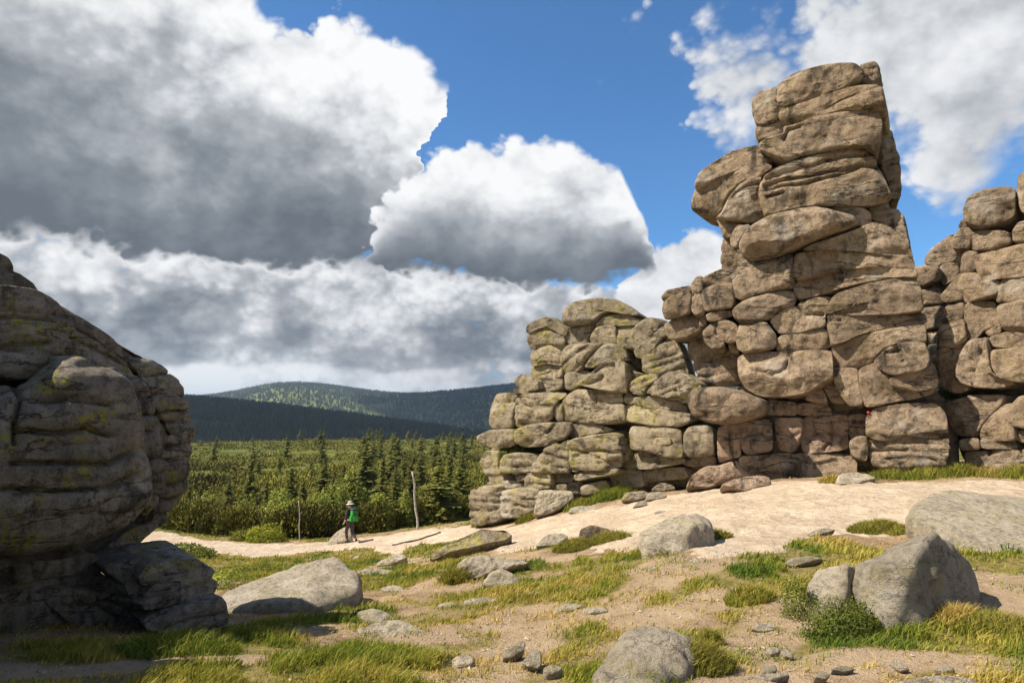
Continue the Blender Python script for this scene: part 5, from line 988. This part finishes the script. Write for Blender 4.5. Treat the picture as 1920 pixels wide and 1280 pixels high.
# ------------------------------------------------------------------ spruces
def spruce_mesh(seed, nb=150, per=8, slim=.30, fat=1.):
    r = np.random.default_rng(seed); V = []; c = []
    tz = np.sort(r.random(nb)) ** .9
    for t in tz:
        L = slim * (1 - t) ** .8 * (.35 + .85 * r.random()) * (.7 + .5 * vnoise(np.array([t * 7, seed * 3.7, .5]))) + .02; a = r.random() * 6.28; z = .05 + .93 * t; dr = .30 * (1 - t) + .02; dirv = np.array([math.cos(a), math.sin(a), 0])
        s = np.linspace(.15, 1, per); p = dirv * (L * s)[:, None] + np.array([0, 0, 1.]) * (z - dr * L * s ** 1.3 + .12 * L * s ** 3)[:, None]
        side = np.array([-dirv[1], dirv[0], 0]); wdt = fat * (.22 * L * (1.15 - s) + .012)[:, None]
        for sg in (-1, 1):
            q = p + side * sg * wdt * (.7 + .6 * r.random((per, 1))) + dirv * .05 * L - np.array([0, 0, 1]) * wdt * .5 * r.random((per, 1))
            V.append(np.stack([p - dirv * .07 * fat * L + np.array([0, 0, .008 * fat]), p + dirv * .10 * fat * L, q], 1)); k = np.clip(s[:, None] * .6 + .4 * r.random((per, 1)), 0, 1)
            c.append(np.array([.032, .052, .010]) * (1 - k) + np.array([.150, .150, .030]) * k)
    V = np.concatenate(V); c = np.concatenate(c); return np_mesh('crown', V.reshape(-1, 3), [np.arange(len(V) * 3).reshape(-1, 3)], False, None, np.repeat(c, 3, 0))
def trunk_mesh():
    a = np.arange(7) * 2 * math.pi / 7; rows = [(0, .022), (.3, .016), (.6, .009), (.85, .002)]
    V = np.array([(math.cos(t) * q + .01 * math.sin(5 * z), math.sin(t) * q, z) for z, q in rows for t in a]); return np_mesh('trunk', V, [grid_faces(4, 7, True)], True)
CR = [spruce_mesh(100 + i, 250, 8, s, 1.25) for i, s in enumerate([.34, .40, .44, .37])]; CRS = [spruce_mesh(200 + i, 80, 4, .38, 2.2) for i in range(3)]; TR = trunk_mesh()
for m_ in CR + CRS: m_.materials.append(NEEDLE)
TR.materials.append(BARK)
def spruce(x, y, h, i, small, label, group):
    root = tag(empty('spruce_tree', (x, y, float(H(x, y)))), label, 'tree', group); r = random.Random(i)
    for nm, me in (('crown', (CRS if small else CR)[i % (3 if small else 4)]), ('trunk', TR)):
        o = bpy.data.objects.new(nm, me); COL.objects.link(o); o.parent = root; wv = r.uniform(.9, 1.3); o.scale = (h * wv, h * wv, h); o.rotation_euler = (0, 0, r.uniform(0, 6.28))
SP = sorted([(470,874,45),(547,876,46),(609,857,50),(645,872,44),(686,833,48),(717,857,43),(772,864,44),(844,850,46),(824,857,40),(866,858,44),(500,902,41),(569,900,44),(380,902,44),(355,908,41),(625,895,40),(664,882,41),(742,875,50),(430,900,48)])
nth = ['first','second','third','fourth','fifth','sixth','seventh','eighth','ninth','tenth','eleventh','twelfth','thirteenth','fourteenth']
for i, (px, py, Y) in enumerate(SP):
    t = at(px, py, Y); z = float(H(t[0], t[1])); n_ = len(SP)
    rank = nth[i] + ' from the left' if i < n_ // 2 else (nth[n_ - 1 - i] + ' from the right')
    spruce(t[0], t[1], max(1.4, t[2] - z), i, False, 'spruce rising from the thicket behind the path, ' + rank + ' among the nearer spruces', 'nearer spruces')
r = np.random.default_rng(31); far = []
while len(far) < 84:
    q = math.exp(r.uniform(math.log(58), math.log(330))); a = r.uniform(-.47, -.02) if r.random() < .5 else r.uniform(-.22, 0.0)
    far.append((a, q, r.uniform(1.6, 4.4) * (1.0 + .0016 * q)))
far.sort(key=lambda t: t[1]); k = 0
for band, lo, hi in (('nearest', 0, 28), ('middle', 28, 56), ('farthest', 56, 84)):
    for j, (a, q, h) in enumerate(sorted(far[lo:hi])):
        sf = 'th' if 10 < (j + 1) % 100 < 14 else {1: 'st', 2: 'nd', 3: 'rd'}.get((j + 1) % 10, 'th')
        spruce(math.sin(a) * q, math.cos(a) * q, h, k, True, 'small spruce on the green plain, %d%s from the left in the %s band' % (j + 1, sf, band), 'small spruces on the plain'); k += 1

# light broadleaf bushes among the spruces
for i, (px, py, Y, s, lab) in enumerate([(463, 950, 38, 1.0, 'round pale green broadleaf bush left of the yellow-green bush top'), (597, 945, 38, 1.1, 'light green broadleaf bush just left of the hiker'), (626, 930, 40, 1.5, 'large light broadleaf bush behind and left of the hiker'),
                                  (660, 922, 41, 1.7, 'largest light broadleaf bush right behind the hiker'), (525, 938, 40, 1.2, 'light broadleaf bush between the two slender poles, left'), (547, 955, 37, .9, 'small light broadleaf bush beside the thin grey pole'), (712, 950, 37, 1.0, 'light broadleaf bush right of the hiker'), (760, 945, 38, .9, 'light broadleaf bush left of the tall bleached pole'), (395, 945, 40, 1.0, 'light broadleaf bush at the left end of the thicket')]):
    P = at(px, py, Y); z = float(H(P[0], P[1])); shrub('broadleaf_bush', lab, 'shrub', (P[0], P[1], z), (s * .8, s * .7, max(.9, (P[2] - z) + .55 * s)), 1500, .075, (.08, .125, .018), (.32, .34, .06), 60 + i, 'broadleaf bushes in the thicket')

# ------------------------------------------------------------------ poles, logs
def tube(name, pts, radii, mat, n_=9, seed=0):
    pts = np.array(pts, float); rows = []
    for i, (p, q) in enumerate(zip(pts, radii)):
        t = pts[min(i + 1, len(pts) - 1)] - pts[max(i - 1, 0)]; t /= np.linalg.norm(t); e = np.cross(t, [.3, 1, .2]); e /= np.linalg.norm(e); f = np.cross(t, e)
        a = np.arange(n_) * 2 * math.pi / n_; rows.append(p + q * (np.cos(a)[:, None] * e + np.sin(a)[:, None] * f))
    V = np.concatenate(rows + [pts[:1], pts[-1:]]); k = len(rows); a = np.arange(n_); b = (a + 1) % n_
    return np_mesh(name, V, [grid_faces(k, n_, True), np.stack([np.full(n_, k * n_), b, a], -1), np.stack([np.full(n_, k * n_ + 1), (k - 1) * n_ + a, (k - 1) * n_ + b], -1)], True)
def pole(name, label, b, t, r0, r1, Y=None):
    g = gnd(*b); B = np.array([g[0], g[1], float(H(g[0], g[1])) - .1]); T = at(t[0], t[1], g[1]); s = np.linspace(0, 1, 14)[:, None]
    P = B + (T - B) * s + .03 * np.stack([vnoise(np.stack([s[:, 0] * 5, 0 * s[:, 0], 0 * s[:, 0] + b[0]], -1)), 0 * s[:, 0], 0 * s[:, 0]], -1)
    o = link(name, tube(name, P - B, r0 + (r1 - r0) * s[:, 0], None), DEADWOOD); o.location = B; return tag(o, label, 'pole')
pole('wooden_pole', 'tall bleached leaning wooden pole between hiker and crag', (784, 994), (774, 884), .05, .035)
pole('wooden_pole', 'thin grey wooden pole left of the hiker at the path edge', (562, 1017), (560, 938), .025, .018)
pole('wooden_pole', 'short dead stump pole near the left end of the thicket', (367, 985), (364, 930), .025, .015)
def log(label, a, b, rad):
    A, B = gnd(*a), gnd(*b); s = np.linspace(0, 1, 12)[:, None]; P = A + (B - A) * s; P[:, 2] = H(P[:, 0], P[:, 1]) + .05
    o = link('drain_log', tube('drain_log', P - A, np.full(12, rad), None), BARK); o.location = A; tag(o, label, 'log')
log('long thin dark log laid across the path right of the hiker', (735, 1023), (826, 1001), .028); log('short dark log on the path at the heels of the hiker', (672, 1020), (700, 1015), .035)

# ------------------------------------------------------------------ hiker
hp = gnd(656, 1019); hz = float(H(hp[0], hp[1])) + .01
hik = tag(empty('person', (hp[0], hp[1], hz)), 'hiker in dark clothes and pale sun hat walking away on the path', 'person')
hik.rotation_euler = (0, 0, R(52))           # local +Y is the walking direction (left and away)
SK = plain('skin', (.52, .33, .24), .6, .1); SHIRT = plain('black_shirt', (.022, .022, .026), .85); TROU = plain('dark_trousers', (.055, .045, .045), .85); BOOT = plain('brown_boots', (.05, .035, .028), .6); HAT = plain('pale_hat', (.42, .39, .37), .85, .15); HAIR = plain('dark_hair', (.03, .022, .016), .6)
def skin(name, verts, edges, mat, parent, sub=2, root=0):
    me = bpy.data.meshes.new(name); me.from_pydata([v[:3] for v in verts], edges, []); o = bpy.data.objects.new(name, me); COL.objects.link(o); o.parent = parent; me.materials.append(mat)
    bm = bmesh.new(); bm.from_mesh(me); ly = bm.verts.layers.skin.verify(); bm.verts.ensure_lookup_table()
    for i, v in enumerate(verts): q = v[3] if isinstance(v[3], tuple) else (v[3], v[3]); bm.verts[i][ly].radius = q; bm.verts[i][ly].use_root = (i == root)
    bm.to_mesh(me); bm.free(); md = o.modifiers.new('skin', 'SKIN'); md.use_smooth_shade = True; s = o.modifiers.new('sub', 'SUBSURF'); s.levels = sub; s.render_levels = sub; return o
# joints (x right, y forward, z up)
hipL, hipR = (-.09, 0, .90), (.09, 0, .90); knL, knR = (-.09, .16, .50), (.09, -.03, .48); anL, anR = (-.09, .07, .10), (.09, -.30, .16); toL, toR = (-.09, .24, .045), (.09, -.19, .05)
shL, shR = (-.19, 0, 1.40), (.19, 0, 1.40); elL, elR = (-.25, -.05, 1.13), (.26, -.10, 1.14); wrL, wrR = (-.24, .10, .92), (.27, .10, 1.02)
body = [(0, 0, .93, (.13, .10)), (0, 0, 1.12, (.125, .095)), (0, 0, 1.32, (.15, .10)), (0, .01, 1.46, .055), (0, .03, 1.54, .05), (0, .05, 1.60, (.068, .085)), (0, .05, 1.68, (.070, .088)),
        hipL + (.085,), knL + (.055,), anL + (.038,), toL + (.03,), hipR + (.085,), knR + (.055,), anR + (.038,), toR + (.03,), shL + (.055,), elL + (.042,), wrL + (.028,), shR + (.055,), elR + (.042,), wrR + (.028,),
        (-.235, .15, .86, .026), (.265, .165, 1.0, .026)]
be = [(0, 1), (1, 2), (2, 3), (3, 4), (4, 5), (5, 6), (0, 7), (7, 8), (8, 9), (9, 10), (0, 11), (11, 12), (12, 13), (13, 14), (2, 15), (15, 16), (16, 17), (2, 18), (18, 19), (19, 20), (17, 21), (20, 22)]
for s_, hb in ((-1, (-.235, .15, .86)), (1, (.265, .165, 1.0))):
    b0 = len(body); par = 21 if s_ < 0 else 22
    for j, (ox, ln) in enumerate([(-.024, .055), (-.008, .065), (.008, .062), (.024, .05)]):
        i0 = len(body); body += [(hb[0] + ox, hb[1] + .035, hb[2] - .03, .009), (hb[0] + ox, hb[1] + .035 + ln * .5, hb[2] - .03 - ln * .6, .008)]; be += [(par, i0), (i0, i0 + 1)]
    i0 = len(body); body += [(hb[0] - s_ * .03, hb[1] + .02, hb[2] - .005, .010), (hb[0] - s_ * .045, hb[1] + .05, hb[2] - .03, .009)]; be += [(par, i0), (i0, i0 + 1)]
skin('body', body, be, SK, hik)
skin('shirt', [(0, 0, .90, (.155, .12)), (0, 0, 1.12, (.145, .115)), (0, 0, 1.33, (.17, .12)), (0, .01, 1.45, .075), shL + (.075,), elL + (.058,), (-.245, .03, 1.02, .045), shR + (.075,), elR + (.058,), (.265, -.02, 1.09, .05)], [(0, 1), (1, 2), (2, 3), (2, 4), (4, 5), (5, 6), (2, 7), (7, 8), (8, 9)], SHIRT, hik)
skin('trousers', [(0, 0, .95, (.15, .115)), hipL + (.105,), knL + (.078,), (-.09, .09, .17, .062), hipR + (.105,), knR + (.078,), (.09, -.26, .22, .062)], [(0, 1), (1, 2), (2, 3), (0, 4), (4, 5), (5, 6)], TROU, hik)
for s_, an, to in ((-1, anL, toL), (1, anR, toR)):
    skin('boot', [(an[0], an[1], an[2] + .09, .055), (an[0], an[1] - .01, an[2] - .02, .052), (to[0], to[1] - .06, to[2] + .015, (.05, .04)), to + ((.042, .032),)], [(0, 1), (1, 2), (2, 3)], BOOT, hik)
def lathe(name, prof, mat, parent, loc, sc_=(1, 1, 1), rot=(0, 0, 0), n_=24):
    a = np.arange(n_) * 2 * math.pi / n_; V = np.array([(math.cos(t) * q, math.sin(t) * q, z) for q, z in prof for t in a]); me = np_mesh(name, V, [grid_faces(len(prof), n_, True)[:, ::-1]], True); me.materials.append(mat)
    o = bpy.data.objects.new(name, me); COL.objects.link(o); o.parent = parent; o.location = loc; o.scale = sc_; o.rotation_euler = rot; return o
ht = lathe('hat', [(.001, .115), (.05, .112), (.085, .09), (.095, .05), (.10, .01), (.13, -.015), (.175, -.04), (.18, -.045), (.17, -.045), (.12, -.02), (.092, .0), (.085, .05), (.001, .09)], HAT, hik, (0, .045, 1.70), (1, 1.1, 1), (R(-6), 0, 0))
o = lathe('hat_band', [(.102, .005), (.104, .02), (.100, .035), (.097, .03)], plain('hat_band', (.16, .14, .15)), ht, (0, 0, 0))
lathe('hair', [(.001, .06), (.06, .05), (.082, .01), (.08, -.04), (.06, -.07), (.001, -.075)], HAIR, hik, (0, .015, 1.655), (.95, .95, 1))
for s_ in (-1, 1): lathe('ear', [(.001, .018), (.014, .01), (.016, 0), (.014, -.01), (.001, -.02)], SK, hik, (s_ * .074, .05, 1.63), (.5, 1, 1.3), n_=10)
lathe('nose', [(.001, .02), (.012, 0), (.016, -.015), (.001, -.024)], SK, hik, (0, .138, 1.625), n_=10)
for s_ in (-1, 1): lathe('eye', [(.001, .010), (.009, .004), (.009, -.004), (.001, -.010)], HAIR, hik, (s_ * .03, .122, 1.642), n_=8)
lathe('mouth', [(.001, .006), (.02, .002), (.02, -.002), (.001, -.006)], plain('lips', (.40, .18, .15)), hik, (0, .118, 1.585), n_=10)
GREEN = plain('green_fabric', (.020, .24, .030), .8, .15); DARKF = plain('dark_fabric', (.03, .045, .05), .8)
pack_ = tag(empty('backpack', (hp[0], hp[1], hz)), 'bright green hiking backpack with dark lid on the back of the hiker', 'backpack'); pack_.rotation_euler = hik.rotation_euler
def rbox(name, c, s, mat, parent, bev=.05):
    bm = bmesh.new(); bmesh.ops.create_cube(bm, size=1); 
    for v in bm.verts: v.co = Vector((v.co.x * s[0] * (1 + .12 * (-v.co.z)), v.co.y * s[1], v.co.z * s[2])) + Vector(c)
    bmesh.ops.bevel(bm, geom=list(bm.edges), offset=min(bev, min(s) * .45), segments=4, affect='EDGES', profile=.5); me = bpy.data.meshes.new(name); bm.to_mesh(me); bm.free()
    for p in me.polygons: p.use_smooth = True
    me.materials.append(mat); o = bpy.data.objects.new(name, me); COL.objects.link(o); o.parent = parent; return o
rbox('main_bag', (0, -.23, 1.20), (.30, .20, .50), GREEN, pack_, .07); rbox('lid', (0, -.23, 1.47), (.29, .22, .10), DARKF, pack_, .045); rbox('front_pocket', (0, -.345, 1.10), (.22, .08, .24), GREEN, pack_, .035)
for s_ in (-1, 1):
    rbox('side_pocket', (s_ * .165, -.22, 1.07), (.06, .14, .22), GREEN, pack_, .025); rbox('compression_strap', (s_ * .07, -.335, 1.24), (.03, .03, .42), DARKF, pack_, .01)
    o = link('shoulder_strap', tube('shoulder_strap', [(s_ * .09, -.13, 1.40), (s_ * .11, -.05, 1.49), (s_ * .12, .08, 1.44), (s_ * .12, .14, 1.30), (s_ * .13, .10, 1.12), (s_ * .13, -.12, 1.05)], [.02] * 6, None), DARKF); o.parent = pack_
rbox('hip_belt', (0, -.12, .99), (.33, .05, .07), DARKF, pack_, .02); rbox('middle_band', (0, -.30, 1.23), (.27, .09, .05), DARKF, pack_, .02)

# ------------------------------------------------------------------ air
bm = bmesh.new(); bmesh.ops.create_cube(bm, size=1); me = bpy.data.meshes.new('haze'); bm.to_mesh(me); bm.free()
m = bpy.data.materials.new('air'); m.use_nodes = True; m.node_tree.nodes.clear(); n = NT(m.node_tree)
v = n.add('ShaderNodeVolumePrincipled', {'Color': (.55, .75, 1.0, 1), 'Density': 0.00011, 'Anisotropy': 0.1}); n.l.new(v.outputs[0], n.add('ShaderNodeOutputMaterial').inputs['Volume'])
hz_ = link('haze', me, m); hz_.scale = (19000, 19000, 330); hz_.location = (0, 0, 330 / 2 - 112); tag(hz_, 'thin blue mountain air between the tor and the far slopes', 'haze', kind='stuff')
